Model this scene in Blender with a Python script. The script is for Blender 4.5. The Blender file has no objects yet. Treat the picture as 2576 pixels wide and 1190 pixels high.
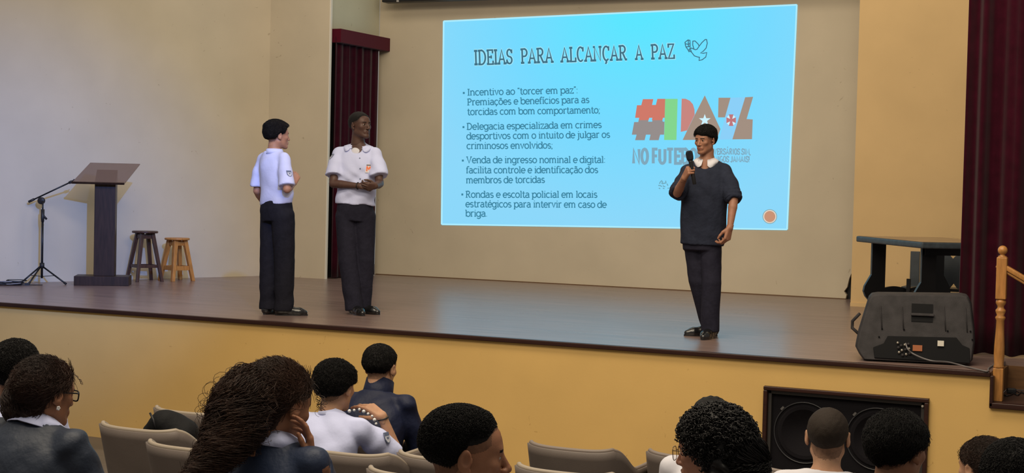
import bpy, bmesh, math, random
import numpy as np
from mathutils import Vector, Matrix

# ------------------------------------------------------------------ camera, world, lights, exposure
SC = bpy.context.scene
COL = SC.collection
FPX = 3800.0
PITCH, ROLL, YAW, EYE = math.radians(1.89094723), math.radians(1.36098507), math.radians(24.90824812), 1.2
FW = np.array([-math.sin(YAW)*math.cos(PITCH), math.cos(YAW)*math.cos(PITCH), -math.sin(PITCH)])
RT = np.array([math.cos(YAW), math.sin(YAW), 0.0])
UP = np.cross(RT, FW)
CAMR = RT*math.cos(ROLL)+UP*math.sin(ROLL)
CAMU = -RT*math.sin(ROLL)+UP*math.cos(ROLL)
cam_d = bpy.data.cameras.new('camera')
cam = bpy.data.objects.new('camera', cam_d)
COL.objects.link(cam)
cam_d.sensor_width = 36.0
cam_d.lens = FPX*36.0/2576.0
cam_d.clip_end = 100
M = Matrix(((CAMR[0], CAMU[0], -FW[0], 0), (CAMR[1], CAMU[1], -FW[1], 0), (CAMR[2], CAMU[2], -FW[2], EYE), (0, 0, 0, 1)))
cam.matrix_world = M
SC.camera = cam
SC.view_settings.view_transform = 'Standard'
SC.view_settings.look = 'None'
SC.view_settings.exposure = 0.0
SC.view_settings.gamma = 1.0
SC.view_settings.use_curve_mapping = False

w = bpy.data.worlds.new('world')
SC.world = w
w.use_nodes = True
w.node_tree.nodes['Background'].inputs[0].default_value = (1.0, 0.93, 0.84, 1)
w.node_tree.nodes['Background'].inputs[1].default_value = 0.24

def light(name, kind, loc, target, energy, color, **kw):
    d = bpy.data.lights.new(name, kind)
    d.energy = energy; d.color = color
    for k, v in kw.items(): setattr(d, k, v)
    o = bpy.data.objects.new(name, d)
    COL.objects.link(o)
    o.location = loc
    o.rotation_euler = (Vector(target)-Vector(loc)).to_track_quat('-Z', 'Y').to_euler()
    return o
# fluorescent rows over the seats, warm lamps over the stage front, one cool spotlight on the left stage wall
light('hall_ceiling_light', 'AREA', (-3.4, 4.5, 5.2), (-3.6, 6.5, 0), 440, (1.0, 0.86, 0.66), shape='RECTANGLE', size=7.0, size_y=3.0)
light('stage_front_light', 'AREA', (-3.6, 8.6, 5.4), (-4.6, 13.0, 0.5), 265, (1.0, 0.84, 0.62), shape='RECTANGLE', size=7.0, size_y=0.8)
light('stage_back_light', 'AREA', (-7.0, 14.0, 5.2), (-7.0, 15.4, 0.0), 75, (1.0, 0.86, 0.66), shape='RECTANGLE', size=6.0, size_y=1.2)
light('right_wing_light', 'AREA', (-1.9, 14.6, 4.6), (-2.6, 16.2, 1.2), 12, (1.0, 0.82, 0.55), shape='RECTANGLE', size=1.5, size_y=1.0)
light('cool_spotlight', 'SPOT', (-2.7, 5.2, 4.3), (-12.2, 12.9, 0.15), 4000, (0.07, 0.28, 1.0), spot_size=math.radians(31), spot_blend=1.0, shadow_soft_size=0.05)

# ------------------------------------------------------------------ pixel <-> place helpers (2576 x 1190 frame)
def ray(x, y):
    a = x-1288.0; b = y-595.0
    u = a*math.cos(ROLL)+b*math.sin(ROLL); v = -a*math.sin(ROLL)+b*math.cos(ROLL)
    return FW*FPX+RT*u-UP*v
EYEP = np.array([0.0, 0.0, EYE])
def atz(x, y, z=0.0):
    r = ray(x, y); return EYEP+r*((z-EYE)/r[2])
def aty(x, y, Y):
    r = ray(x, y); return EYEP+r*(Y/r[1])
def atx(x, y, X):
    r = ray(x, y); return EYEP+r*(X/r[0])
def atd(x, y, d):
    return EYEP+ray(x, y)*(d/FPX)
def floor_z(y):
    return -1.15+0.0726*(10.6-y)

# ------------------------------------------------------------------ materials
def srgb(r, g, b):
    def f(c):
        c /= 255.0
        return c/12.92 if c <= 0.04045 else ((c+0.055)/1.055)**2.4
    return (f(r), f(g), f(b), 1.0)
def mat(name, col, rough=0.6, metal=0.0, spec=0.4, var=0.0, vscale=8.0, bump=0.0, bscale=60.0, stretch=(1, 1, 1), sheen=0.0, coat=0.0):
    m = bpy.data.materials.new(name); m.use_nodes = True
    nt = m.node_tree; b = nt.nodes['Principled BSDF']
    b.inputs['Base Color'].default_value = col
    b.inputs['Roughness'].default_value = rough
    b.inputs['Metallic'].default_value = metal
    b.inputs['Specular IOR Level'].default_value = spec
    if sheen: b.inputs['Sheen Weight'].default_value = sheen
    if coat: b.inputs['Coat Weight'].default_value = coat
    tc = nt.nodes.new('ShaderNodeTexCoord'); mp = nt.nodes.new('ShaderNodeMapping')
    mp.inputs['Scale'].default_value = stretch
    nt.links.new(tc.outputs['Object'], mp.inputs['Vector'])
    if var:
        n = nt.nodes.new('ShaderNodeTexNoise'); n.inputs['Scale'].default_value = vscale; n.inputs['Detail'].default_value = 5
        nt.links.new(mp.outputs[0], n.inputs['Vector'])
        r = nt.nodes.new('ShaderNodeValToRGB')
        r.color_ramp.elements[0].position = 0.3; r.color_ramp.elements[1].position = 0.7
        r.color_ramp.elements[0].color = tuple(c*(1-var) for c in col[:3])+(1,)
        r.color_ramp.elements[1].color = tuple(min(1, c*(1+var)) for c in col[:3])+(1,)
        nt.links.new(n.outputs['Fac'], r.inputs[0]); nt.links.new(r.outputs[0], b.inputs['Base Color'])
    if bump:
        n = nt.nodes.new('ShaderNodeTexNoise'); n.inputs['Scale'].default_value = bscale; n.inputs['Detail'].default_value = 4
        nt.links.new(mp.outputs[0], n.inputs['Vector'])
        bp = nt.nodes.new('ShaderNodeBump'); bp.inputs['Strength'].default_value = bump; bp.inputs['Distance'].default_value = 0.02
        nt.links.new(n.outputs['Fac'], bp.inputs['Height']); nt.links.new(bp.outputs[0], b.inputs['Normal'])
    return m
def emat(name, col, strength=1.0):
    m = bpy.data.materials.new(name); m.use_nodes = True
    nt = m.node_tree; nt.nodes.clear()
    e = nt.nodes.new('ShaderNodeEmission'); o = nt.nodes.new('ShaderNodeOutputMaterial')
    e.inputs[0].default_value = col; e.inputs[1].default_value = strength
    nt.links.new(e.outputs[0], o.inputs[0])
    return m

def wall_paint(name, col, scuff, scale):
    """paint with faint roller mottling and thin scuff marks"""
    m = mat(name, col, rough=0.75, spec=0.25, var=0.045, vscale=1.7, bump=0.02, bscale=60)
    nt = m.node_tree; b = nt.nodes['Principled BSDF']
    src = b.inputs['Base Color'].links[0].from_socket
    tc = nt.nodes.new('ShaderNodeTexCoord')
    n = nt.nodes.new('ShaderNodeTexNoise'); n.inputs['Scale'].default_value = scale; n.inputs['Detail'].default_value = 2; n.inputs['Distortion'].default_value = 2.5
    nt.links.new(tc.outputs['Object'], n.inputs['Vector'])
    r = nt.nodes.new('ShaderNodeValToRGB')
    r.color_ramp.elements[0].position = 0.235; r.color_ramp.elements[0].color = (1, 1, 1, 1)
    r.color_ramp.elements[1].position = 0.27; r.color_ramp.elements[1].color = (0, 0, 0, 1)
    nt.links.new(n.outputs['Fac'], r.inputs[0])
    mx = nt.nodes.new('ShaderNodeMixRGB'); mx.inputs[2].default_value = scuff
    mul = nt.nodes.new('ShaderNodeMath'); mul.operation = 'MULTIPLY'; mul.inputs[1].default_value = 0.45
    nt.links.new(r.outputs[0], mul.inputs[0]); nt.links.new(mul.outputs[0], mx.inputs[0])
    nt.links.new(src, mx.inputs[1]); nt.links.new(mx.outputs[0], b.inputs['Base Color'])
    return m

MT = {}
MT['cream'] = wall_paint('cream_wall_paint', (0.575, 0.505, 0.385, 1), (0.3, 0.23, 0.15, 1), 6)
MT['pale_green'] = wall_paint('pale_wall_paint', (0.53, 0.51, 0.38, 1), (0.3, 0.25, 0.18, 1), 6)
MT['yellow'] = wall_paint('yellow_wall_paint', (0.65, 0.42, 0.145, 1), (0.32, 0.17, 0.05, 1), 9)
MT['warm_cream'] = wall_paint('warm_wall_paint', (0.62, 0.435, 0.215, 1), (0.3, 0.22, 0.12, 1), 6)
MT['dark_wood'] = mat('dark_red_wood', srgb(46, 22, 16), rough=0.4, var=0.25, vscale=6, stretch=(1, 12, 12), bump=0.05)
MT['black'] = mat('black_plastic', (0.012, 0.012, 0.014, 1), rough=0.45, bump=0.05, bscale=150)
MT['black_metal'] = mat('black_metal', (0.01, 0.011, 0.014, 1), rough=0.35, metal=0.3)
MT['hall_floor'] = mat('hall_floor_vinyl', (0.12, 0.10, 0.085, 1), rough=0.5, var=0.15, vscale=3)
MT['curtain'] = mat('maroon_velvet', (0.028, 0.0016, 0.007, 1), rough=0.95, spec=0.05, var=0.2, vscale=10, sheen=0.12)
MT['valance'] = mat('maroon_valance_cloth', (0.075, 0.003, 0.013, 1), rough=0.9, spec=0.1, sheen=0.1)

# stage floor: lacquered brown boards laid across the stage
m = mat('lacquered_brown_floor', (0.205, 0.138, 0.120, 1), rough=0.14, spec=1.0, var=0.22, vscale=3.0, stretch=(0.35, 4, 1))
nt = m.node_tree; b = nt.nodes['Principled BSDF']
tc = nt.nodes.new('ShaderNodeTexCoord'); mp = nt.nodes.new('ShaderNodeMapping')
mp.inputs['Scale'].default_value = (0.5, 3.0, 1)
n = nt.nodes.new('ShaderNodeTexNoise'); n.inputs['Scale'].default_value = 2.2; n.inputs['Detail'].default_value = 6
nt.links.new(tc.outputs['Object'], mp.inputs[0]); nt.links.new(mp.outputs[0], n.inputs['Vector'])
rr = nt.nodes.new('ShaderNodeMapRange'); rr.inputs[3].default_value = 0.24; rr.inputs[4].default_value = 0.34
nt.links.new(n.outputs['Fac'], rr.inputs[0]); nt.links.new(rr.outputs[0], b.inputs['Roughness'])
wv = nt.nodes.new('ShaderNodeTexBrick'); wv.inputs['Scale'].default_value = 1.0
wv.inputs['Brick Width'].default_value = 2.4; wv.inputs['Row Height'].default_value = 0.62; wv.inputs['Mortar Size'].default_value = 0.004
wv.inputs['Color1'].default_value = (1, 1, 1, 1); wv.inputs['Color2'].default_value = (1, 1, 1, 1); wv.inputs['Mortar'].default_value = (0, 0, 0, 1)
nt.links.new(tc.outputs['Object'], wv.inputs['Vector'])
bp = nt.nodes.new('ShaderNodeBump'); bp.inputs['Strength'].default_value = 0.10; bp.inputs['Distance'].default_value = 0.002
mp2 = nt.nodes.new('ShaderNodeMapping'); mp2.inputs['Scale'].default_value = (0.6, 5.0, 1)
nt.links.new(tc.outputs['Object'], mp2.inputs[0])
n2 = nt.nodes.new('ShaderNodeTexNoise'); n2.inputs['Scale'].default_value = 5; n2.inputs['Detail'].default_value = 3
nt.links.new(mp2.outputs[0], n2.inputs['Vector'])
ad = nt.nodes.new('ShaderNodeMath'); ad.operation = 'ADD'
nt.links.new(wv.outputs['Color'], ad.inputs[0]); nt.links.new(n2.outputs['Fac'], ad.inputs[1])
nt.links.new(ad.outputs[0], bp.inputs['Height']); nt.links.new(bp.outputs[0], b.inputs['Normal'])
MT['stage_floor'] = m

# ------------------------------------------------------------------ mesh builder
class MB:
    def __init__(s): s.v = []; s.f = []; s.mi = []; s.cur = 0
    def add(s, vs, fs, mi=None):
        o = len(s.v); s.v += [tuple(float(c) for c in p) for p in vs]
        s.f += [tuple(i+o for i in f) for f in fs]; s.mi += [s.cur if mi is None else mi]*len(fs)
        return s
    def box(s, c, d, R=None, mi=None):
        c = np.array(c, float); d = np.array(d, float)/2
        vs = []
        for z in (-1, 1):
            for y in (-1, 1):
                for x in (-1, 1):
                    p = np.array([x, y, z])*d
                    if R is not None: p = R@p
                    vs.append(c+p)
        return s.add(vs, [(0, 2, 3, 1), (4, 5, 7, 6), (0, 1, 5, 4), (2, 6, 7, 3), (0, 4, 6, 2), (1, 3, 7, 5)], mi)
    def tube(s, pts, r, seg=10, mi=None, cap=True):
        pts = [np.array(p, float) for p in pts]; n = len(pts)
        rs = r if hasattr(r, '__len__') else [r]*n
        t0 = pts[1]-pts[0]; t0 = t0/(np.linalg.norm(t0)+1e-9)
        a = np.cross(t0, (0, 0, 1)) if abs(t0[2]) < 0.9 else np.cross(t0, (1, 0, 0))
        a = a/np.linalg.norm(a); vs = []
        for i in range(n):
            t = pts[min(i+1, n-1)]-pts[max(i-1, 0)]; t = t/(np.linalg.norm(t)+1e-9)
            a = a-t*(a@t); a = a/(np.linalg.norm(a)+1e-9); bb = np.cross(t, a)
            for k in range(seg):
                th = 2*math.pi*k/seg
                vs.append(pts[i]+rs[i]*(math.cos(th)*a+math.sin(th)*bb))
        fs = [(i*seg+k, i*seg+(k+1) % seg, (i+1)*seg+(k+1) % seg, (i+1)*seg+k) for i in range(n-1) for k in range(seg)]
        if cap: fs += [tuple(range(seg-1, -1, -1)), tuple((n-1)*seg+k for k in range(seg))]
        return s.add(vs, fs, mi)
    def lathe(s, prof, c=(0, 0, 0), seg=24, mi=None, R=None):
        c = np.array(c, float); vs = []; n = len(prof)
        for r, z in prof:
            for k in range(seg):
                th = 2*math.pi*k/seg; p = np.array([r*math.cos(th), r*math.sin(th), z])
                if R is not None: p = R@p
                vs.append(c+p)
        fs = [(i*seg+k, i*seg+(k+1) % seg, (i+1)*seg+(k+1) % seg, (i+1)*seg+k) for i in range(n-1) for k in range(seg)]
        fs += [tuple(range(seg-1, -1, -1)), tuple((n-1)*seg+k for k in range(seg))]
        return s.add(vs, fs, mi)
    def prism(s, poly, o, ex, ey, thick, mi=None):
        """poly in (a,b) of the plane o + a*ex + b*ey, extruded by +thick along ex x ey"""
        o = np.array(o, float); ex = np.array(ex, float); ey = np.array(ey, float); nn = np.cross(ex, ey)*thick
        n = len(poly); vs = [o+a*ex+b*ey for a, b in poly]+[o+a*ex+b*ey+nn for a, b in poly]
        fs = [tuple(range(n-1, -1, -1)), tuple(range(n, 2*n))]+[(i, (i+1) % n, n+(i+1) % n, n+i) for i in range(n)]
        return s.add(vs, fs, mi)
    def build(s, name, mats, parent=None, smooth=False, bevel=0.0, bseg=2, subsurf=0, autos=None):
        me = bpy.data.meshes.new(name); me.from_pydata(s.v, [], s.f); me.update()
        if not isinstance(mats, (list, tuple)): mats = [mats]
        for m in mats: me.materials.append(m)
        me.polygons.foreach_set('material_index', s.mi)
        bm = bmesh.new(); bm.from_mesh(me); bmesh.ops.recalc_face_normals(bm, faces=bm.faces); bm.to_mesh(me); bm.free()
        if smooth: me.polygons.foreach_set('use_smooth', [True]*len(me.polygons))
        o = bpy.data.objects.new(name, me); COL.objects.link(o)
        if parent is not None: o.parent = parent
        if bevel:
            b = o.modifiers.new('bevel', 'BEVEL'); b.width = bevel; b.segments = bseg; b.limit_method = 'ANGLE'; b.angle_limit = math.radians(40)
            me.polygons.foreach_set('use_smooth', [True]*len(me.polygons))
            o.modifiers.new('wn', 'WEIGHTED_NORMAL')
        if subsurf:
            b = o.modifiers.new('sub', 'SUBSURF'); b.levels = subsurf; b.render_levels = subsurf
        return o
def rotz(a):
    c, s = math.cos(a), math.sin(a); return np.array([[c, -s, 0], [s, c, 0], [0, 0, 1]])
def rotx(a):
    c, s = math.cos(a), math.sin(a); return np.array([[1, 0, 0], [0, c, -s], [0, s, c]])
def roty(a):
    c, s = math.cos(a), math.sin(a); return np.array([[c, 0, s], [0, 1, 0], [-s, 0, c]])
def thing(name, label, cat, loc=(0, 0, 0), rz=0.0, group=None):
    o = bpy.data.objects.new(name, None); COL.objects.link(o); o.empty_display_size = 0.1
    o.location = tuple(float(c) for c in loc); o.rotation_euler = (0, 0, rz)
    return tag(o, label, cat, group)
def tag(o, label, cat, group=None):
    o['label'] = label; o['category'] = cat
    if group: o['group'] = group
    return o
def struct(o, label=None):
    o['kind'] = 'structure'
    if label: o['label'] = label
    return o
def copy_tree(o, parent=None):
    c = o.copy(); COL.objects.link(c)
    if parent is not None: c.parent = parent
    for ch in [x for x in o.children]: copy_tree(ch, c)
    return c
# ------------------------------------------------------------------ the room
FRONT_Y, BACK_Y = 10.8, 17.3
NX = -1.36      # where the side steps cut into the stage
f = MB(); f.prism([(-13.9, FRONT_Y), (NX, FRONT_Y), (NX, 11.62), (1.6, 11.62), (1.6, 19.5), (-13.9, 19.5)], (0, 0, -0.03), (1, 0, 0), (0, 1, 0), 0.03)
struct(f.build('floor', MT['stage_floor']), 'glossy brown wooden stage floor')
f = MB(); yy = [-3.5, 10.95]
f.add([(-15, yy[0], floor_z(yy[0])), (4, yy[0], floor_z(yy[0])), (4, yy[1], floor_z(yy[1])), (-15, yy[1], floor_z(yy[1])),
       (-15, yy[0], -2), (4, yy[0], -2), (4, yy[1], -2), (-15, yy[1], -2)],
      [(0, 1, 2, 3), (7, 6, 5, 4), (0, 4, 5, 1), (1, 5, 6, 2), (2, 6, 7, 3), (3, 7, 4, 0)])
struct(f.build('floor', MT['hall_floor']), 'sloping dark floor of the seating area')
# stage front wall, lower where the side steps begin, with an opening for the loudspeaker recess
OX0, OX1, OZ1, OZ0 = -2.95, -1.765, -0.215, -1.02
f = MB(); y0, y1 = FRONT_Y+0.02, FRONT_Y+0.16; zb = -1.18
def wbox(x0, x1, z0, z1): f.box(((x0+x1)/2, (y0+y1)/2, (z0+z1)/2), (x1-x0, y1-y0, z1-z0))
wbox(-13.9, OX0, zb, -0.033); wbox(OX0, OX1, OZ1, -0.033); wbox(OX0, OX1, zb, OZ0); wbox(OX1, NX, zb, -0.033); wbox(NX, 1.6, zb, -0.245)
struct(f.build('wall_stage_front', MT['yellow']), 'yellow painted wall below the stage edge')
# dark nosing along the stage edge, down the notch and along the step
f = MB()
f.box(((-13.9+NX)/2, FRONT_Y+0.015, -0.016), (13.9+NX, 0.05, 0.036))
f.box((NX+0.012, FRONT_Y+0.015, -0.13), (0.024, 0.05, 0.215))
f.box(((NX+1.6)/2, FRONT_Y+0.015, -0.2275), (1.6-NX, 0.05, 0.04))
struct(f.build('trim_1', MT['dark_wood'], bevel=0.006), 'dark wooden nosing along the stage edge')
MT['step_wood'] = mat('worn_brown_step_wood', srgb(96, 66, 38), rough=0.5, var=0.2, vscale=5, stretch=(1, 6, 6))
f = MB(); f.box(((NX+1.6)/2+0.01, 11.24, -0.225), (1.6-NX-0.02, 0.80, 0.04))
struct(f.build('floor', mat('dark_landing_floor', srgb(60, 42, 36), rough=0.35, var=0.2, vscale=6)), 'dark landing one step below the stage')
f = MB(); f.box((NX+0.012, 11.23, -0.115), (0.024, 0.78, 0.17)); f.box(((NX+1.6)/2, 11.61, -0.115), (1.6-NX, 0.02, 0.17))
struct(f.build('trim_2', MT['step_wood']), 'brown riser between landing and stage')

WH = 4.7
def wall(name, a, b, m, thick=0.12, z0=0.0, z1=WH, side=1, label=None):
    a = np.array(a+(0,), float)[:3]; b = np.array(b+(0,), float)[:3]
    d = b-a; L = np.linalg.norm(d); d /= L; n = np.array([-d[1], d[0], 0])*side
    c = (a+b)/2+n*thick/2
    mb = MB(); R = np.array([[d[0], n[0], 0], [d[1], n[1], 0], [0, 0, 1]])
    mb.box((c[0], c[1], (z0+z1)/2), (L, thick, z1-z0), R)
    return struct(mb.build(name, m), label)
wall('wall_left', (-13.35, 9.5), (-10.85, 16.0), MT['cream'], label='cream side wall of the stage')
wall('wall_left_return', (-10.85, 16.0), (-9.98, 16.0), MT['cream'], thick=0.05, label='short cream wall beside the curtained doorway')
# doorway wall (x = -10): doorway covered by the curtain, pale wall above
f = MB(); f.box((-10.06, 16.67, (3.05+WH)/2), (0.08, 1.24, WH-3.05)); f.box((-10.11, 16.67, 1.5), (0.02, 1.24, 3.1), mi=1)
struct(f.build('wall_left_doorway', [MT['pale_green'], MT['black']]), 'pale wall above the curtained doorway')
# white plaster edge of the return wall
f = MB(); f.box((-9.972, 16.018, WH/2), (0.018, 0.035, WH))
struct(f.build('trim_3', mat('white_corner_edge', (0.72, 0.68, 0.60, 1), rough=0.6)), 'pale plaster corner edge left of the doorway')
# back wall panel, its foot broken away at the right end
f = MB(); f.prism([(-10.02, 0), (-3.80, 0), (-3.79, 0.05), (-3.82, 0.09), (-3.785, 0.14), (-3.765, 0.24), (-3.73, 0.33), (-3.3, 0.33), (-3.3, WH), (-10.02, WH)], (0, BACK_Y+0.06, 0), (1, 0, 0), (0, 0, 1), 0.06)
struct(f.build('wall_back', MT['cream']), 'cream back wall carrying the projected slide')
f = MB(); f.box((-3.45, 17.42, 1.0), (1.2, 0.06, 2.0))  # black board added behind the break, its colour stands for the darkness there
struct(f.build('wall_back_dark_backing', MT['black']), 'added black backing standing in for darkness behind the broken end of the back wall')
f = MB(); f.box((-0.9, 16.36, WH/2), (5.24, 0.16, WH))
struct(f.build('wall_right', MT['warm_cream']), 'warm cream wall right of the back wall')
f = MB(); f.box((-0.9, 16.272, 0.02), (5.24, 0.02, 0.04))
struct(f.build('baseboard_right', MT['warm_cream']), 'low cream skirting of the right wall')
f = MB(); f.box((-6.9, BACK_Y-0.006, 0.005), (6.2, 0.012, 0.010))
struct(f.build('baseboard_back', mat('brown_floor_joint', srgb(104, 78, 52), rough=0.6)), 'thin brown strip at the foot of the back wall')
# black lighting bar hanging in front of the back wall, top of the frame
p0 = aty(968, 7.5, 17.05)
t = thing('lighting_bar', 'black bar hanging high in front of the back wall, just above the projected slide', 'lighting bar', (-7.0, 17.05, p0[2]))
f = MB(); x0 = p0[0]+7.0; f.box(((x0+3.3)/2, 0, 0.09), (3.3-x0, 0.16, 0.18)); f.build('housing', MT['black'], t, bevel=0.01)
f = MB(); px = aty(1000, 2, 16.96)[0]+7.0; f.box((px, -0.085, 0.09), (0.03, 0.012, 0.19)); f.build('bracket', mat('grey_bracket', (0.35, 0.33, 0.32, 1)), t)
f = MB(); px = aty(970, 2, 16.96)[0]+7.0; f.lathe([(0.02, -0.02), (0.028, 0), (0.02, 0.02)], (px+0.02, -0.1, 0.06), R=rotx(math.pi/2)); f.build('end_fitting', MT['black_metal'], t)
for xx in (-2.6, 0.0, 2.6):
    f = MB(); f.tube([(xx, 0, 0.17), (xx, 0, WH-p0[2])], 0.008); f.build('hanger', MT['black_metal'], t)

# curtained doorway: valance and curtain
def curtain_mesh(x0, x1, z0, z1, amp, wl, seed=1, nz=14, thick=0.01):
    rnd = random.Random(seed); n = max(20, int((x1-x0)/wl*12)); vs = []; fs = []
    ph = [rnd.uniform(-0.5, 0.5) for _ in range(40)]
    for j in range(nz+1):
        t = j/nz
        for i in range(n+1):
            x = x0+(x1-x0)*i/n
            u = (x-x0)/wl; k = int(u); wob = ph[k % 40]*(1-(u-k))+ph[(k+1) % 40]*(u-k)
            a = amp*(0.55+0.45*(1-t))*(0.8+0.6*abs(ph[(k*3+1) % 40]))
            y = a*math.sin(2*math.pi*(u+0.45*wob+0.04*math.sin(5*t+k)))+0.25*a*math.sin(4.7*math.pi*u+2)
            vs.append((x, y, z0+(z1-z0)*t+(0.006*math.sin(9*u) if j == 0 else 0)))
    for j in range(nz):
        for i in range(n): a = j*(n+1)+i; fs.append((a, a+1, a+n+2, a+n+1))
    return vs, fs
def curtain(name, mb, m, parent=None):
    o = mb.build(name, m, parent, smooth=True)
    s = o.modifiers.new('thick', 'SOLIDIFY'); s.thickness = 0.006; s.offset = 0
    return o
t = thing('door_curtain', 'narrow maroon curtain with a box valance hanging over the doorway left of the slide', 'curtain', (-9.93, 16.62, 0.0), math.pi/2)
mb = MB(); mb.add(*curtain_mesh(-0.56, 0.49, 0.015, 3.0, 0.028, 0.17, 3)); curtain('curtain_cloth', mb, MT['curtain'], t)
mb = MB(); mb.box((0.06, 0.0, 3.015), (1.23, 0.15, 0.17)); mb.build('valance', MT['valance'], t, bevel=0.004)
# big maroon leg curtain at the right of the stage front
t = thing('stage_curtain', 'tall maroon velvet curtain hanging at the right side of the stage front', 'curtain', (0, 11.95, 0))
mb = MB(); mb.add(*curtain_mesh(-1.75, 1.5, 0.012, WH, 0.05, 0.21, 8, nz=20)); curtain('curtain_cloth', mb, MT['curtain'], t)
mb = MB(); mb.tube([(-1.85, 0, WH-0.02), (1.55, 0, WH-0.02)], 0.02); mb.build('curtain_rail', MT['black_metal'], t)

# ------------------------------------------------------------------ lectern
def local_frame(p, yaw): return thing
LD = 17.65
lx0, lx1 = atz(196, 711.5), atz(322, 711.5)
lc = atz(259, 716.5); 
MT['lect'] = mat('dark_brown_lectern_laminate', (0.028, 0.014, 0.010, 1), rough=0.4, spec=0.3, var=0.35, vscale=5, stretch=(8, 8, 1))
MT['smoky'] = None
m = bpy.data.materials.new('smoked_acrylic'); m.use_nodes = True; nt = m.node_tree; bb = nt.nodes['Principled BSDF']
bb.inputs['Base Color'].default_value = (0.20, 0.13, 0.10, 1); bb.inputs['Roughness'].default_value = 0.08; bb.inputs['Alpha'].default_value = 0.66
MT['smoky'] = m
PXM = 17.75/FPX*1.0        # metres per pixel at the lectern
az = math.atan2(-lc[0], lc[1])  # bearing of the lectern from the camera
lrz = az+math.radians(-6)
t = thing('lectern', 'dark brown lectern with a tilted smoked acrylic top against the left wall', 'lectern', (lc[0], lc[1], 0), lrz)
def P_(dx): return dx*PXM
mb = MB(); mb.box((0, 0.0, 0.052), (P_(126), 0.34, 0.104)); mb.build('base', MT['lect'], t, bevel=0.004)
mb = MB()
mb.prism([(P_(-20), -0.10), (P_(28), -0.10), (P_(28), 0.10), (P_(-20), 0.10)], (0, 0, 0.104), (1, 0, 0), (0, 1, 0), 1.0)
mb.build('column', MT['lect'], t, bevel=0.004)
# slanted head of the column
mb = MB(); mb.prism([(-0.10, 1.104), (0.10, 1.104), (0.10, 1.28), (-0.10, 1.13)], (P_(-20), 0, 0), (0, 1, 0), (0, 0, 1), P_(48)); mb.build('column_head', MT['lect'], t)
mb = MB()
A = math.radians(37); ex = (1, 0, 0); ey = (0.0, math.cos(A), math.sin(A))
# plate drawn as the slanted reading board
mb.prism([(P_(-76), -0.20), (P_(44), -0.20), (P_(74), 0.17), (P_(-42), 0.17)], (P_(6), -0.02, 1.245), ex, ey, 0.012)
mb.build('reading_board', MT['smoky'], t, bevel=0.002)
mb = MB(); mb.prism([(P_(-77), -0.212), (P_(43.5), -0.212), (P_(44), -0.20), (P_(-76), -0.20)], (P_(6), -0.02, 1.245), ex, ey, 0.022); mb.build('paper_lip', MT['lect'], t)

# ------------------------------------------------------------------ stools
def stool(name, label, pc, top_z, r_top, r_foot, m, rz, group='wooden stools beside the lectern', thin=0.017, splay=1.0):
    t = thing(name, label, 'stool', (pc[0], pc[1], 0), rz, group)
    mb = MB(); mb.lathe([(r_top-0.008, -0.026), (r_top, -0.02), (r_top, -0.006), (r_top-0.008, 0)], (0, 0, top_z), 32); mb.build('seat', m, t, smooth=False, bevel=0.003)
    a = r_top*0.60; b = r_foot
    for sx, sy in ((-1, -1), (1, -1), (1, 1), (-1, 1)):
        mb = MB(); top = np.array([sx*a*0.72, sy*a*0.72, top_z-0.024]); bot = np.array([sx*b*0.74, sy*b*0.74, 0])
        w_ = thin
        vs = []
        for p, ww in ((bot, w_), (top, w_*1.25)):
            vs += [p+np.array(q)*ww for q in ((-1, -1, 0), (1, -1, 0), (1, 1, 0), (-1, 1, 0))]
        mb.add(vs, [(0, 1, 2, 3), (7, 6, 5, 4), (0, 4, 5, 1), (1, 5, 6, 2), (2, 6, 7, 3), (3, 7, 4, 0)]); mb.build('leg', m, t, bevel=0.003)
    def at(z): k = z/(top_z-0.024); return 0.72*a*k+0.74*b*(1-k)
    for z, hh in ((top_z-0.065, 0.05), (top_z*0.30, 0.032 if thin < 0.019 else 0.05)):
        q = at(z)
        for k in range(4):
            R = rotz(k*math.pi/2); c = R@np.array([0, -q, z])
            mb = MB(); mb.box(c, (2*q, 0.018, hh), R); mb.build('apron' if z > top_z*0.5 else 'stretcher', m, t, bevel=0.002)
    return t
MT['stool_dark'] = mat('dark_brown_stool_wood', (0.060, 0.028, 0.020, 1), rough=0.35, var=0.3, vscale=7, stretch=(8, 8, 1))
MT['stool_light'] = mat('orange_pine_stool_wood', (0.44, 0.19, 0.045, 1), rough=0.35, var=0.25, vscale=7, stretch=(8, 8, 1))
pc = atz(363, 707); stool('stool', 'taller dark brown wooden stool with a round seat, right beside the lectern', pc, 0.585, 0.150, 0.205, MT['stool_dark'], az+math.radians(22))
pc = atz(444, 706); stool('stool', 'shorter orange pine stool with a round seat, right of the dark stool', pc, 0.505, 0.146, 0.185, MT['stool_light'], az+math.radians(30), thin=0.02)

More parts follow.
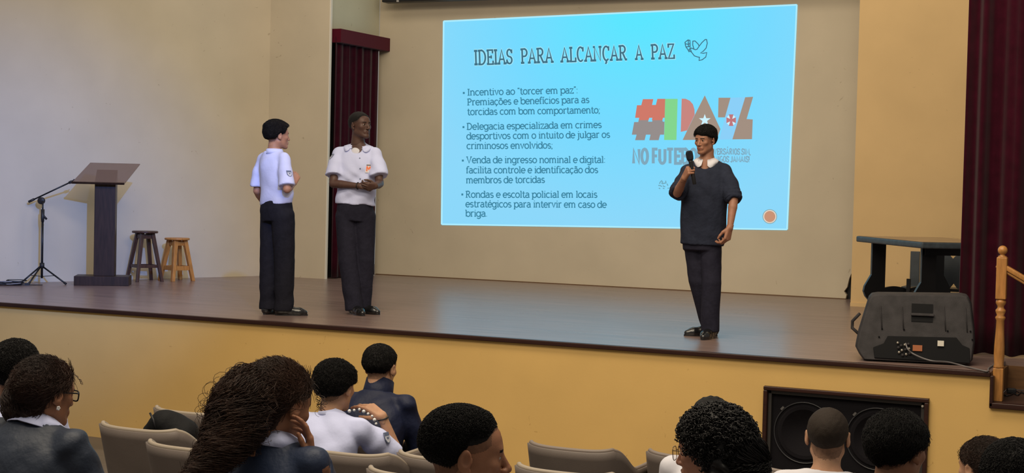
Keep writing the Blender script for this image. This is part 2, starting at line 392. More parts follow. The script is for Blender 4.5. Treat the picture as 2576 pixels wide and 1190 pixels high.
# ------------------------------------------------------------------ microphone stand with boom
pc = atz(105, 713.5); s = np.linalg.norm(pc-EYEP)/FPX
def up(p, px, py, off=0.0):
    """point in the plane through p facing the camera bearing"""
    r = ray(px, py); k = (p[0]*FW[0]+p[1]*FW[1]+(p[2]-EYE)*FW[2])/(r@FW); return EYEP+r*k
t = thing('microphone_stand', 'black tripod microphone stand with an empty boom arm, left of the lectern', 'microphone stand', (pc[0], pc[1], 0))
L = lambda q: np.array(q)-np.array([pc[0], pc[1], 0])
hub = L(up(pc, 104, 668)); clutch = L(up(pc, 104, 540)); head = L(up(pc, 104, 505))
mb = MB(); mb.tube([(0, 0, 0.06), (0, 0, clutch[2])], 0.0125); mb.build('lower_pole', MT['black_metal'], t, smooth=True)
mb = MB(); mb.tube([(0, 0, clutch[2]-0.08), (0, 0, clutch[2]-0.04), (0, 0, clutch[2]+0.06)], [0.016, 0.02, 0.02]); mb.tube([(0, 0, clutch[2]+0.0), (0.04, 0.02, clutch[2]-0.05)], 0.012, seg=8); mb.build('height_clutch', MT['black'], t, smooth=True)
mb = MB(); mb.tube([(0, 0, clutch[2]), (0, 0, head[2])], 0.009); mb.build('upper_pole', MT['black_metal'], t, smooth=True)
dirn = up(pc, 200, 505)-up(pc, 100, 505); dirn = dirn/np.linalg.norm(dirn); nrm = np.cross(dirn, (0, 0, 1)); nrm /= np.linalg.norm(nrm)
R = np.column_stack([dirn, np.cross(nrm, dirn), nrm])
mb = MB(); mb.lathe([(0.03, -0.02), (0.04, -0.014), (0.04, 0.014), (0.03, 0.02)], head, 20, R=R); mb.build('boom_knob', MT['black'], t, smooth=True)
e0 = L(up(pc, 72, 508)); e1 = L(up(pc, 178, 458)); e2 = L(up(pc, 92, 498))
mb = MB(); mb.tube([e0, e1], 0.0085); mb.build('boom_arm', MT['black_metal'], t, smooth=True)
mb = MB(); mb.tube([e0, e0+(e2-e0)*0.7], 0.014); mb.build('counterweight_grip', MT['black'], t, smooth=True)
mb = MB(); dd = (e1-e0)/np.linalg.norm(e1-e0); mb.tube([e1-dd*0.02, e1+dd*0.015], 0.016)
mb.tube([e1+dd*0.01, e1+dd*0.045+np.array([0, 0, 0.012])], 0.006, 8); mb.tube([e1+dd*0.01, e1+dd*0.05-np.array([0, 0, 0.014])], 0.006, 8); mb.build('microphone_clip', MT['black'], t, smooth=True)
mb = MB(); mb.tube([(0, 0, hub[2]-0.03), (0, 0, hub[2]+0.03)], 0.026, 14); mb.build('leg_hub', MT['black'], t, smooth=True)
for q in ((52, 715), (166, 717), (112, 722)):
    fp = L(atz(*q)); fp[2] = 0.012
    if q[0] == 112: fp = np.array([0.06, -0.27, 0.012])
    mb = MB(); mb.tube([hub+(fp-hub)*0.05, fp], 0.009); lg = mb.build('leg', MT['black_metal'], t, smooth=True)
    mb = MB(); dd = (fp-hub)/np.linalg.norm(fp-hub); mb.tube([fp-dd*0.03, fp], 0.013); mb.build('rubber_foot', MT['black'], lg, smooth=True)
    mb = MB(); mb.tube([(0, 0, 0.08), hub+(fp-hub)*0.55], 0.004, 6); mb.build('leg_brace', MT['black_metal'], t)

# power strip and cable tangle on the floor at the left edge
pc = atz(20, 717)
t = thing('power_strip', 'small black power strip with coiled cables on the stage floor at the far left', 'power strip', (pc[0], pc[1], 0), az)
mb = MB(); mb.box((0, 0, 0.018), (0.28, 0.06, 0.036)); mb.build('housing', MT['black'], t, bevel=0.005)
rnd = random.Random(4)
for k in range(3):
    pts = []
    for i in range(40):
        a = i*0.42+k*2; pts.append((-0.03+0.10*math.cos(a)*(1+0.3*math.sin(i*0.3+k))+0.05*k, -0.07+0.045*math.sin(a), 0.010+0.05*abs(math.sin(i*0.11+k))*(0.4+0.3*k)))
    mb = MB(); mb.tube(pts, 0.005, 6); mb.build('cable_coil', [MT['black'], mat('grey_cable', (0.28, 0.27, 0.28, 1))][k == 1], t, smooth=True)
pts = [(0.12, -0.02, 0.006), (0.2, -0.04, 0.006), (0.28, -0.05, 0.006), (0.36, -0.03, 0.006)]
mb = MB(); mb.tube(pts, 0.005, 6); mb.box((0.20, -0.045, 0.013), (0.05, 0.03, 0.026)); mb.build('cable_plug', MT['black'], t)

# ------------------------------------------------------------------ table with lyre legs
MT['table_top'] = mat('worn_brown_table_surface', (0.30, 0.20, 0.11, 1), rough=0.35, var=0.2, vscale=4)
MT['table_edge'] = mat('blue_grey_painted_wood', (0.050, 0.062, 0.074, 1), rough=0.45, spec=0.3, var=0.2, vscale=20)
MT['table_leg'] = mat('black_painted_wood', (0.006, 0.006, 0.007, 1), rough=0.35)
N_ = np.array([-2.30, 13.45]); L_ = np.array([-3.15, 14.72]); u = (L_-N_); ln = np.linalg.norm(u); u /= ln; v = np.array([-u[1], u[0]])*-1
if v[0] < 0: v = -v
t = thing('trestle_table', 'dark table with a blue-grey edge and scrolled slab legs standing behind the floor monitor', 'table', (N_[0], N_[1], 0))
def tp(a, b, z): q = a*u+b*v; return np.array([q[0], q[1], z])
ex = np.array([u[0], u[1], 0]); ey = np.array([v[0], v[1], 0]); sg = 1 if np.cross(ex, ey)[2] > 0 else -1
mb = MB(); W_ = 0.90
mb.prism([(0, 0), (ln, 0), (ln, W_), (0, W_)], (0, 0, 0.80 if sg < 0 else 0.745), ex, ey, 0.055)
o = mb.build('tabletop', MT['table_edge'], t, bevel=0.012)
mb = MB(); mb.prism([(0.012, 0.012), (ln-0.012, 0.012), (ln-0.012, W_-0.012), (0.012, W_-0.012)], (0, 0, 0.8015), ex, ey, 0.001*sg); mb.build('top_surface', MT['table_top'], t)
mb = MB(); mb.prism([(0.10, 0.68), (W_-0.10, 0.68), (W_-0.10, 0.745), (0.10, 0.745)], tp(0.17, 0, 0), ey, (0, 0, 1), 0.02)
mb.build('apron', MT['table_leg'], t)
SW = W_-2*0.086
outl = [(0.0, 0.745), (0.0, 0.44), (-0.03, 0.39), (-0.065, 0.33), (-0.075, 0.28), (-0.055, 0.23), (-0.01, 0.18), (0.0, 0.12), (-0.04, 0.05), (-0.03, 0.0), (0.14, 0.0), (0.18, 0.08)]
wl, wr = 0.135, SW-0.135
scal = []
for i in range(25):
    s_ = i/24; scal.append((wl+(wr-wl)*s_, 0.315+0.020*abs(math.sin(2*math.pi*s_))-0.012*(1-abs(2*s_-1))))
prof_ = outl+[(SW-a_, z_) for a_, z_ in outl[::-1]]+[(wr, 0.745)]+scal[::-1]+[(wl, 0.745)]
for a0 in (0.2, ln-0.2):
    bm = bmesh.new(); lo_v = [bm.verts.new(tuple(tp(a0-0.0175, 0.086+q, z))) for q, z in prof_]
    es = [bm.edges.new((lo_v[i], lo_v[(i+1) % len(lo_v)])) for i in range(len(lo_v))]
    r_ = bmesh.ops.triangle_fill(bm, edges=es, use_beauty=True); fcs = [g for g in r_['geom'] if isinstance(g, bmesh.types.BMFace)]
    ex_ = bmesh.ops.extrude_face_region(bm, geom=fcs); vs_ = [g for g in ex_['geom'] if isinstance(g, bmesh.types.BMVert)]
    bmesh.ops.translate(bm, verts=vs_, vec=tuple(ex*0.035)); bmesh.ops.recalc_face_normals(bm, faces=bm.faces)
    me = bpy.data.meshes.new('slab_leg'); bm.to_mesh(me); bm.free(); me.materials.append(MT['table_leg']); o = bpy.data.objects.new('slab_leg', me); COL.objects.link(o); o.parent = t
    mb = MB()
    for sgn in (0, 1):
        pr = outl[:9]; vs = []
        for q, z in pr:
            q2 = 0.086+(q-0.002 if sgn == 0 else SW-q+0.002)
            for aa in (a0-0.019, a0+0.019): vs.append(tp(aa, q2, z))
        mb.add(vs, [(2*i, 2*i+1, 2*i+3, 2*i+2) for i in range(len(pr)-1)])
    mb.build('edge_band', MT['table_edge'], o)
mb = MB(); mb.prism([(0.15, 0.22), (ln-0.15, 0.22), (ln-0.15, 0.29), (0.15, 0.29)], tp(0, W_*0.5, 0), ex, (0, 0, 1), 0.03); mb.build('stretcher', MT['table_leg'], t)
mb = MB(); c = tp(ln-0.24, W_*0.5+0.0, 0.34); mb.box(c, (0.035, 0.035, 0.13)); mb.build('wedge_peg', MT['table_leg'], t)
# grey blue scalloped bench end standing behind the table
pa, pb = atz(2343, 768), atz(2413+40, 768)
c0 = aty(2345, 700, 15.62); c1 = aty(2425, 700, 15.62)
t = thing('carved_bench', 'blue-grey bench with scalloped panels standing behind the table near the maroon curtain', 'bench', (c0[0], 15.62, 0))
def zz(py): return aty(2380, py, 15.62)[2]
W2 = 0.62
poly = [(0.0, zz(645)), (0.03, zz(638)), (0.11, zz(636)), (0.155, zz(638)), (0.175, zz(643)), (0.2, zz(650)), (0.225, zz(643)), (0.27, zz(640)), (0.34, zz(642)), (0.41, zz(645)), (0.45, zz(652)), (0.49, zz(645)), (0.6, zz(641)), (0.62, zz(650)),
        (0.62, zz(716)), (0.5, zz(722)), (0.40, zz(722)), (0.30, zz(728)), (0.25, zz(724)), (0.215, zz(712)), (0.18, zz(724)), (0.12, zz(730)), (0.05, zz(732)), (0.0, zz(728))]
MT['bench'] = mat('blue_grey_painted_panel', (0.050, 0.060, 0.070, 1), rough=0.45, var=0.2, vscale=9)
mb = MB(); mb.prism(poly, (0, 0, 0), (1, 0, 0), (0, 0, 1), 0.03); mb.build('back_panel', MT['bench'], t, bevel=0.004)
mb = MB(); dx = c0[0]; q0 = aty(2295, 632, 15.95); q1 = aty(2311, 632, 15.95)
mb.box(((q0[0]+q1[0])/2-dx, 0.33, (0.10+q0[2])/2), (q1[0]-q0[0]+0.03, 0.03, q0[2]-0.10), rotz(0)); mb.build('side_panel', MT['bench'], t, bevel=0.004)
mb = MB(); mb.box((0.16, 0.2, 0.26), (0.95, 0.30, 0.03)); mb.build('seat', MT['bench'], t, bevel=0.004)
for qx, qy in ((-0.25, 0.32), (0.02, 0.03), (0.58, 0.03), (0.58, 0.32)):
    mb = MB(); mb.box((qx, qy, 0.13), (0.05, 0.04, 0.26)); mb.build('leg', MT['bench'], t)

# ------------------------------------------------------------------ wedge loudspeaker (floor monitor)
MT['cab'] = mat('charcoal_textured_cabinet', (0.036, 0.033, 0.035, 1), rough=0.65, spec=0.25, var=0.25, vscale=14, bump=0.25, bscale=260)
MT['cab_dark'] = mat('black_input_panel', (0.003, 0.003, 0.004, 1), rough=0.6, spec=0.15)
MT['metal'] = mat('worn_steel', (0.38, 0.35, 0.30, 1), rough=0.35, metal=0.8)
a = atz(2172, 912); b = atz(2440, 924)
SD = 10.55; cX = (a+b)/2
sx = (b-a); wd = 1.0
def sp(px, py, d): return atd(px, py, d)
# silhouette of the rear face in the plane through the cabinet's rear
FL = atz(2160, 908); FR = atz(2447, 922)
wv_ = (FR-FL); Wc = np.linalg.norm(wv_); wv_ = wv_/Wc; back = np.array([-wv_[1], wv_[0], 0])
t = thing('floor_monitor_speaker', 'charcoal wedge loudspeaker lying on the stage edge with its handle facing the hall', 'speaker', (FL[0], FL[1], 0), math.atan2(wv_[1], wv_[0]))
k = Wc/287.0
# rear outline (x along the cabinet, z up) taken at the foot line
def q(px, py): return ((px-2160)*k, max(0.0, (912+(px-2160)*0.045-py)*k))
rear = [(0.03, 0.012), (0.0, 0.05), (-0.028, 0.10), (-0.012, 0.20), (0.055, 0.60*0+k*163), (0.075, k*172), (0.12, k*175), (0.90*Wc, k*181), (0.955*Wc, k*178), (0.985*Wc, k*160), (1.015*Wc, k*96), (1.02*Wc, k*60), (1.0*Wc, k*14), (0.96*Wc, 0.012)]
rear = [(x, z) for x, z in rear]
def lay(sc, yo, sl):
    cx = Wc/2; return [((x-cx)*sc+cx, yo+sl*z, z*(0.985 if sc < 1 else 1)) for x, z in rear]
mb = MB(); L0 = lay(0.965, 0.0, 0.30); L1 = lay(1.0, 0.035, 0.30); L2 = lay(1.0, 0.30, 0.16); L3 = lay(0.97, 0.34, 0.12)
n = len(rear); vs = L0+L1+L2+L3; fs = [tuple(range(n-1, -1, -1)), tuple(range(3*n, 4*n))]
for j in range(3): fs += [(j*n+i, j*n+(i+1) % n, (j+1)*n+(i+1) % n, (j+1)*n+i) for i in range(n)]
mb.add(vs, fs); mb.build('cabinet', MT['cab'], t, bevel=0.008, bseg=3)
def rp(x, z, off=0.0):  # point on the sloping rear face
    return np.array([x, 0.30*z-off, z])
exr = np.array([1, 0, 0]); ezr = np.array([0, 0.30, 1.0]); ezr_n = ezr/np.linalg.norm(ezr)
def facebox(mb, x0, x1, z0, z1, th, off=0.0):
    p = [rp(x0, z0, off), rp(x1, z0, off), rp(x1, z1, off), rp(x0, z1, off)]; nn = np.array([0, -1, 0.30])*th
    mb.add(p+[q_+nn for q_ in p], [(3, 2, 1, 0), (4, 5, 6, 7), (0, 1, 5, 4), (1, 2, 6, 5), (2, 3, 7, 6), (3, 0, 4, 7)])
mb = MB(); poly = [(2200, 905), (2196, 878), (2222, 868), (2232, 849), (2405, 853), (2420, 872), (2438, 880), (2440, 918)]
poly = [((x-2160)*k, (912+(x-2160)*0.045-y)*k) for x, y in poly]
mb.prism([(x, z) for x, z in poly], (0, 0.004, 0.0), (1, 0, 0), (0, 0.30, 1.0), 0.014); mb.build('input_panel', MT['cab_dark'], t, bevel=0.003)
def X(px): return (px-2160)*k
def Z(px, py): return (912+(px-2160)*0.045-py)*k
mb = MB(); facebox(mb, X(2291), X(2345), Z(2318, 812), Z(2318, 766), 0.004); mb.build('handle_recess', MT['cab_dark'], t)
mb = MB(); facebox(mb, X(2290), X(2348), Z(2318, 798), Z(2318, 791), 0.018, 0.004); mb.build('handle_bar', MT['cab'], t, bevel=0.004)
for x, y0, y1 in ((2211, 770, 830), (2266, 772, 832), (2372, 772, 835), (2426, 775, 838)):
    mb = MB(); p0 = rp(X(x), Z(x, y0), 0.003); p1 = rp(X(x+6), Z(x, y1), 0.003); mb.tube([p0, p1], 0.004, 8); mb.build('molded_rib', MT['cab'], t, smooth=True)
for x, y in ((2210, 850), (2217, 829), (2273, 831), (2383, 835), (2440, 836), (2204, 901), (2445, 857)):
    mb = MB(); c = rp(X(x), Z(x, y), 0.004); mb.lathe([(0.006, -0.004), (0.006, 0.006), (0.003, 0.007)], c, 10, R=rotx(math.pi/2)); mb.build('screw', MT['cab_dark'], t)
rnd = random.Random(2)
for i in range(3):
    for j in range(4):
        x = 2258+j*9-(3-i)*0+(i*2); y = 862+j*2+i*12
        mb = MB(); c = rp(X(x), Z(x, y+4*(3-j) % 9), 0.016); mb.lathe([(0.009, -0.004), (0.010, 0.008), (0.004, 0.012)], c, 10, R=rotx(math.pi/2)); mb.build('input_jack', MT['metal'] if (i+j) % 2 == 0 else MT['cab'], t, smooth=True)
mb = MB(); facebox(mb, X(2296), X(2320), Z(2308, 886), Z(2308, 871), 0.003, 0.018); mb.build('orange_sticker', mat('orange_paper_label', srgb(150, 85, 45), rough=0.6), t)['label'] = 'orange sticker'
mb = MB(); facebox(mb, X(2358), X(2374), Z(2366, 874), Z(2366, 860), 0.008, 0.018); mb.build('power_socket', MT['metal'], t)
for x in (2185, 2240, 2300, 2400):
    mb = MB(); mb.box((X(x), 0.10, 0.006), (0.07, 0.05, 0.014)); mb.build('rubber_foot', MT['black'], t)
mb = MB(); mb.tube([(-0.005, 0.16, 0.33), (-0.055, 0.2, 0.27), (-0.055, 0.2, 0.22), (-0.005, 0.17, 0.18)], 0.012, 8); mb.build('side_handle', MT['cab'], t, smooth=True)
# its lead, running from the panel to the newel post
Rz = rotz(math.atan2(wv_[1], wv_[0]))
def w_(p): return Rz@np.array(p)+np.array([FL[0], FL[1], 0])
pts = [w_(rp(X(2278), Z(2278, 866), 0.03)), w_(rp(X(2284), Z(2284, 880), 0.06)), w_(rp(X(2300), Z(2300, 893), 0.05)), atz(2340, 907, 0.05), atz(2385, 911, 0.035), atz(2425, 921, 0.010), atz(2450, 927, 0.009), atz(2483, 934, 0.008), np.array([NX-0.035, 10.99, 0.008]), np.array([NX-0.03, 11.3, 0.008])]
def smooth_path(pts, n=8):
    pts = [np.array(p, float) for p in pts]; out = []
    P = [pts[0]]+pts+[pts[-1]]
    for i in range(1, len(P)-2):
        for j in range(n):
            s_ = j/n; a, b_, c, d = P[i-1], P[i], P[i+1], P[i+2]
            out.append(0.5*((2*b_)+(c-a)*s_+(2*a-5*b_+4*c-d)*s_*s_+(3*b_-a-3*c+d)*s_**3))
    return out+[pts[-1]]
mb = MB(); mb.tube(smooth_path(pts), 0.0055, 8)
tag(mb.build('speaker_cable', mat('grey_cable_sheath', (0.16, 0.15, 0.15, 1), rough=0.5), smooth=True), 'grey cable running from the floor monitor along the stage edge to the newel post', 'cable')

# ------------------------------------------------------------------ newel post with handrail on the landing
MT['rail_wood'] = mat('orange_varnished_wood', (0.42, 0.19, 0.05, 1), rough=0.35, spec=0.5, var=0.2, vscale=9, stretch=(6, 6, 1))
NPX, NPY = -1.318, 10.90; nz0 = -0.205
t = thing('newel_post', 'orange varnished turned newel post with a ball top and sloping handrail at the side steps', 'newel post', (NPX, NPY, nz0))
def hz(py): return aty(2500, py, NPY)[2]-nz0
mb = MB(); mb.box((0, 0, hz(925)/2), (0.068, 0.068, hz(925))); mb.build('foot_block', MT['rail_wood'], t, bevel=0.004)
prof = [(0.034, hz(925)), (0.036, hz(921)), (0.031, hz(916)), (0.036, hz(890)), (0.035, hz(870)), (0.029, hz(835)), (0.027, hz(805)), (0.034, hz(800)), (0.034, hz(797)), (0.024, hz(792)), (0.034, hz(783)), (0.034, hz(779)), (0.022, hz(774)), (0.022, hz(769)), (0.034, hz(762)), (0.034, hz(757)), (0.026, hz(752))]
mb = MB(); mb.lathe(prof, (0, 0, 0), 28); mb.build('turned_shaft', MT['rail_wood'], t, smooth=True)
mb = MB(); mb.box((0, 0, (hz(752)+hz(646))/2), (0.070, 0.070, hz(646)-hz(752))); mb.build('square_block', MT['rail_wood'], t, bevel=0.007)
zt = hz(646); rb = (hz(616)-hz(640))/2
prof = [(0.03, zt), (0.03, zt+0.006), (0.016, zt+0.012), (0.016, zt+0.018)]+[(max(0.001, rb*math.sin(a_)), zt+0.014+rb-rb*math.cos(a_)) for a_ in np.linspace(0.5, math.pi-0.05, 14)]
mb = MB(); mb.lathe(prof, (0, 0, 0), 24); mb.build('ball_finial', MT['rail_wood'], t, smooth=True)
ra = aty(2512, 668, NPY); rb_ = aty(2576, 706, NPY); dv = (rb_-ra)/np.linalg.norm(rb_-ra)
st = ra-np.array([NPX, NPY, nz0])-dv*0.012; en = st+dv*1.9; nn = np.cross(dv, (0, 1, 0)); nn /= np.linalg.norm(nn)
for nm, off, hh, ww in (('handrail', 0.014, 0.034, 0.06), ('rail_fillet', -0.012, 0.02, 0.036)):
    mb = MB(); Rr = np.column_stack([dv, (0, 1, 0), nn if nn[2] > 0 else -nn]); mb.box((st+en)/2+Rr[:, 2]*off, (1.9, ww, hh), Rr); mb.build(nm, MT['rail_wood'], t, bevel=0.008)
# small things lying on the landing
pc = atz(2544, 990, -0.205)
t = thing('adapter_box', 'small black power adapter lying on the landing beside the newel post', 'adapter', (pc[0], pc[1], -0.205))
mb = MB(); mb.box((0, 0, 0.02), (0.065, 0.045, 0.038), rotz(0.3)); mb.build('housing', MT['black'], t, bevel=0.008)
mb = MB(); mb.tube(smooth_path([(0.03, 0, 0.02), (0.06, 0.03, 0.006), (0.11, 0.05, 0.006), (0.16, 0.06, 0.006), (0.24, 0.03, 0.006)]), 0.004, 6); mb.build('cable', MT['black'], t)
rc = random.Random(5)
pts = [atz(2515+i*9, 1003-abs(math.sin(i*1.3))*8-i*1.5, -0.198) for i in range(9)]
mb = MB(); mb.tube(smooth_path(pts, 5), 0.0045, 6)
tag(mb.build('landing_cable', MT['black'], smooth=True), 'thin black cable loosely lying on the landing in front of the adapter', 'cable')

# ------------------------------------------------------------------ loudspeaker recess in the stage front
MT['grille'] = mat('black_speaker_cloth', (0.008, 0.007, 0.009, 1), rough=0.9, spec=0.15, bump=0.3, bscale=300)
t = thing('subwoofer_cabinet', 'wide black loudspeaker with two round drivers framed into the yellow stage front', 'speaker', ((OX0+OX1)/2, FRONT_Y+0.02, OZ0))
w0 = (OX1-OX0); h0 = OZ1-OZ0
mb = MB(); mb.box((0, 0.075, h0/2), (w0-0.004, 0.10, h0-0.004)); mb.build('baffle_board', MT['grille'], t)
mb = MB()
fr = 0.03
for c, d in (((0, -0.012, h0-fr/2), (w0, 0.05, fr)), ((0, -0.012, fr/2), (w0, 0.05, fr)), ((-w0/2+fr/2, -0.012, h0/2), (fr, 0.05, h0-2*fr)), ((w0/2-fr/2, -0.012, h0/2), (fr, 0.05, h0-2*fr))): mb.box(c, d)
mb.build('wooden_frame', MT['dark_wood'], t, bevel=0.006)
mb = MB(); fi = 0.026
for c, d in (((0, 0.01, h0-fr-fi/2), (w0-2*fr, 0.03, fi)), ((-w0/2+fr+fi/2, 0.01, h0/2), (fi, 0.03, h0-2*fr)), ((w0/2-fr-fi/2, 0.01, h0/2), (fi, 0.03, h0-2*fr))): mb.box(c, d)
mb.build('inner_molding', mat('grey_black_molding', (0.035, 0.032, 0.03, 1), rough=0.4), t, bevel=0.004)
cxm = (OX0+OX1)/2
for px, py in ((2023, 1089), (2207, 1105)):
    c = aty(px, py, FRONT_Y+0.04)-np.array([cxm, FRONT_Y+0.02, OZ0])
    pts = [(c[0]+0.222*math.cos(a_), 0.018, c[2]+0.222*math.sin(a_)) for a_ in np.linspace(0, 2*math.pi, 49)]
    mb = MB(); mb.tube(pts, 0.005, 8, cap=False); r_ = mb.build('driver_ring', mat('dull_grey_ring', (0.03, 0.03, 0.034, 1), rough=0.35), t, smooth=True)
    mb = MB(); mb.lathe([(0.20, 0.0), (0.20, 0.004), (0.19, 0.004), (0.07, -0.02), (0.065, -0.012), (0.001, -0.002)], (c[0], 0.022, c[2]), 32, R=rotx(math.pi/2)); mb.build('cone', MT['grille'], r_, smooth=True)
    for a_ in (2.35,):
        mb = MB(); mb.box((c[0]+0.235*math.cos(a_), 0.016, c[2]+0.235*math.sin(a_)), (0.016, 0.012, 0.028), roty(0.7)); mb.build('clamp', mat('grey_clamp', (0.09, 0.085, 0.085, 1)), t)
mb = MB(); q_ = aty(2321, 1022, FRONT_Y+0.01)-np.array([cxm, FRONT_Y+0.02, OZ0]); mb.lathe([(0.010, -0.004), (0.008, 0.008), (0.003, 0.01)], (q_[0], -0.012, q_[2]), 10, R=rotx(math.pi/2)); mb.build('bolt', mat('pale_bolt', (0.4, 0.36, 0.3, 1)), t)
# ------------------------------------------------------------------ the projected slide (flat picture on the back wall)
SLY = BACK_Y-0.004
def arc(cx, cy, rx, ry, a0, a1, n=10):
    return [(cx+rx*math.cos(math.radians(a0+(a1-a0)*i/n)), cy+ry*math.sin(math.radians(a0+(a1-a0)*i/n))) for i in range(n+1)]
# glyph = (advance, strokes, serifs(x, y, half length)); x-height 1, capital height 1.38
G = {}
def g_(ch, adv, strokes, serifs=()): G[ch] = (adv, strokes, serifs)
bowl = lambda cx: arc(cx, 0.5, 0.42, 0.5, 0, 360, 20)
g_('o', 1.02, [bowl(0.5)])
g_('c', 0.92, [arc(0.5, 0.5, 0.42, 0.5, 45, 315, 16)])
g_('e', 0.98, [[(0.09, 0.52), (0.91, 0.52)]+arc(0.5, 0.5, 0.42, 0.5, 3, 318, 18)])
g_('a', 0.98, [arc(0.45, 0.70, 0.33, 0.30, 150, 0, 8)+[(0.78, 0.0)], arc(0.44, 0.28, 0.34, 0.28, 60, 330, 12), [(0.44, 0.58), (0.78, 0.56)]], [(0.86, 0, 0.12)])
g_('d', 1.05, [bowl(0.46), [(0.88, 1.42), (0.88, 0)]], [(0.78, 1.42, 0.14), (0.94, 0, 0.12)])
g_('b', 1.05, [bowl(0.58), [(0.16, 1.42), (0.16, 0)]], [(0.08, 1.42, 0.14)])
g_('p', 1.05, [bowl(0.58), [(0.16, 1.0), (0.16, -0.42)]], [(0.08, 1.0, 0.14), (0.16, -0.42, 0.2)])
g_('g', 1.05, [bowl(0.46), [(0.88, 1.0), (0.88, -0.1)]+arc(0.5, -0.1, 0.38, 0.34, 0, -150, 10)], [(0.96, 1.0, 0.12)])
g_('n', 1.12, [[(0.2, 1.0), (0.2, 0)], arc(0.54, 0.62, 0.34, 0.38, 180, 0, 10)+[(0.88, 0)]], [(0.12, 1.0, 0.12), (0.2, 0, 0.18), (0.88, 0, 0.18)])
g_('m', 1.68, [[(0.2, 1.0), (0.2, 0)], arc(0.5, 0.64, 0.3, 0.36, 180, 0, 10)+[(0.8, 0)], arc(1.1, 0.64, 0.3, 0.36, 180, 0, 10)+[(1.4, 0)]], [(0.12, 1.0, 0.12), (0.2, 0, 0.17), (0.8, 0, 0.17), (1.4, 0, 0.17)])
g_('r', 0.78, [[(0.22, 1.0), (0.22, 0)], arc(0.56, 0.6, 0.34, 0.40, 175, 60, 8)], [(0.14, 1.0, 0.12), (0.24, 0, 0.2)])
g_('i', 0.50, [[(0.26, 1.0), (0.26, 0)], [(0.26, 1.30), (0.26, 1.44)]], [(0.18, 1.0, 0.14), (0.26, 0, 0.2)])
g_('j', 0.46, [[(0.28, 1.0), (0.28, -0.15)]+arc(0.08, -0.15, 0.2, 0.26, 0, -120, 7), [(0.28, 1.30), (0.28, 1.44)]], [(0.2, 1.0, 0.14)])
g_('l', 0.50, [[(0.26, 1.42), (0.26, 0)]], [(0.18, 1.42, 0.14), (0.26, 0, 0.2)])
g_('t', 0.66, [[(0.28, 1.34), (0.28, 0.25)]+arc(0.5, 0.25, 0.22, 0.26, 180, 320, 8)], [(0.30, 1.0, 0.28)])
g_('f', 0.62, [arc(0.5, 1.1, 0.26, 0.33, 40, 180, 8)+[(0.24, 0)]], [(0.28, 1.0, 0.26), (0.26, 0, 0.2)])
g_('s', 0.84, [arc(0.42, 0.74, 0.28, 0.25, 30, 270, 10)[:-1]+arc(0.42, 0.25, 0.30, 0.25, 90, -150, 10)], [])
g_('u', 1.10, [[(0.2, 1.0), (0.2, 0.38)]+arc(0.53, 0.38, 0.33, 0.38, 180, 360, 10), [(0.86, 1.0), (0.86, 0)]], [(0.12, 1.0, 0.12), (0.78, 1.0, 0.12), (0.94, 0, 0.12)])
g_('v', 0.98, [[(0.14, 1.0), (0.49, 0), (0.84, 1.0)]], [(0.14, 1.0, 0.17), (0.84, 1.0, 0.17)])
g_('z', 0.86, [[(0.12, 0.8), (0.12, 1.0), (0.74, 1.0), (0.12, 0), (0.78, 0), (0.78, 0.22)]], [])
g_(' ', 0.50, [])
g_('.', 0.34, [[(0.16, 0.0), (0.16, 0.12)]])
g_(':', 0.38, [[(0.18, 0.0), (0.18, 0.13)], [(0.18, 0.8), (0.18, 0.93)]])
g_(';', 0.38, [[(0.2, 0.1), (0.10, -0.22)], [(0.18, 0.8), (0.18, 0.93)]])
g_(',', 0.34, [[(0.2, 0.1), (0.08, -0.25)]])
g_('\u201c', 0.55, [[(0.2, 1.42), (0.12, 1.15)], [(0.42, 1.42), (0.34, 1.15)]])
g_('\u201d', 0.55, [[(0.2, 1.46), (0.12, 1.18)], [(0.42, 1.46), (0.34, 1.18)]])
C_ = 1.38
g_('I', 0.60, [[(0.3, C_), (0.3, 0)]], [(0.3, C_, 0.24), (0.3, 0, 0.24)])
g_('P', 1.05, [[(0.25, C_), (0.25, 0)], [(0.25, C_), (0.55, C_)]+arc(0.55, 1.02, 0.36, 0.36, 90, -90, 10)+[(0.25, 0.66)]], [(0.2, C_, 0.18), (0.27, 0, 0.24)])
g_('R', 1.20, [[(0.25, C_), (0.25, 0)], [(0.25, C_), (0.55, C_)]+arc(0.55, 1.04, 0.35, 0.34, 90, -90, 10)+[(0.25, 0.70)], [(0.55, 0.70), (0.95, 0)]], [(0.2, C_, 0.18), (0.26, 0, 0.22), (1.0, 0, 0.15)])
g_('D', 1.25, [[(0.25, C_), (0.25, 0)], [(0.2, C_), (0.5, C_)]+arc(0.5, C_/2, 0.58, C_/2, 90, -90, 14)+[(0.2, 0)]], [(0.2, C_, 0.18), (0.2, 0, 0.18)])
g_('V', 1.25, [[(0.15, C_), (0.62, 0), (1.08, C_)]], [(0.17, C_, 0.2), (1.06, C_, 0.2)])
g_('A', 1.20, [[(0.16, 0), (0.58, C_), (1.02, 0)], [(0.3, 0.44), (0.88, 0.44)]], [(0.16, 0, 0.2), (1.02, 0, 0.2)])
g_('E', 1.05, [[(0.9, 1.05), (0.9, C_), (0.25, C_), (0.25, 0), (0.95, 0), (0.95, 0.34)], [(0.25, 0.7), (0.7, 0.7)], [(0.7, 0.55), (0.7, 0.86)]], [(0.2, C_, 0.16), (0.2, 0, 0.16)])
g_('S', 1.0, [arc(0.5, 1.03, 0.32, 0.35, 20, 270, 10)[:-1]+arc(0.5, 0.34, 0.35, 0.34, 90, -160, 10), [(0.84, 1.0), (0.84, C_)], [(0.14, 0.4), (0.14, 0.0)]], [])
g_('L', 1.0, [[(0.25, C_), (0.25, 0), (0.88, 0), (0.88, 0.38)]], [(0.25, C_, 0.22), (0.2, 0, 0.16)])
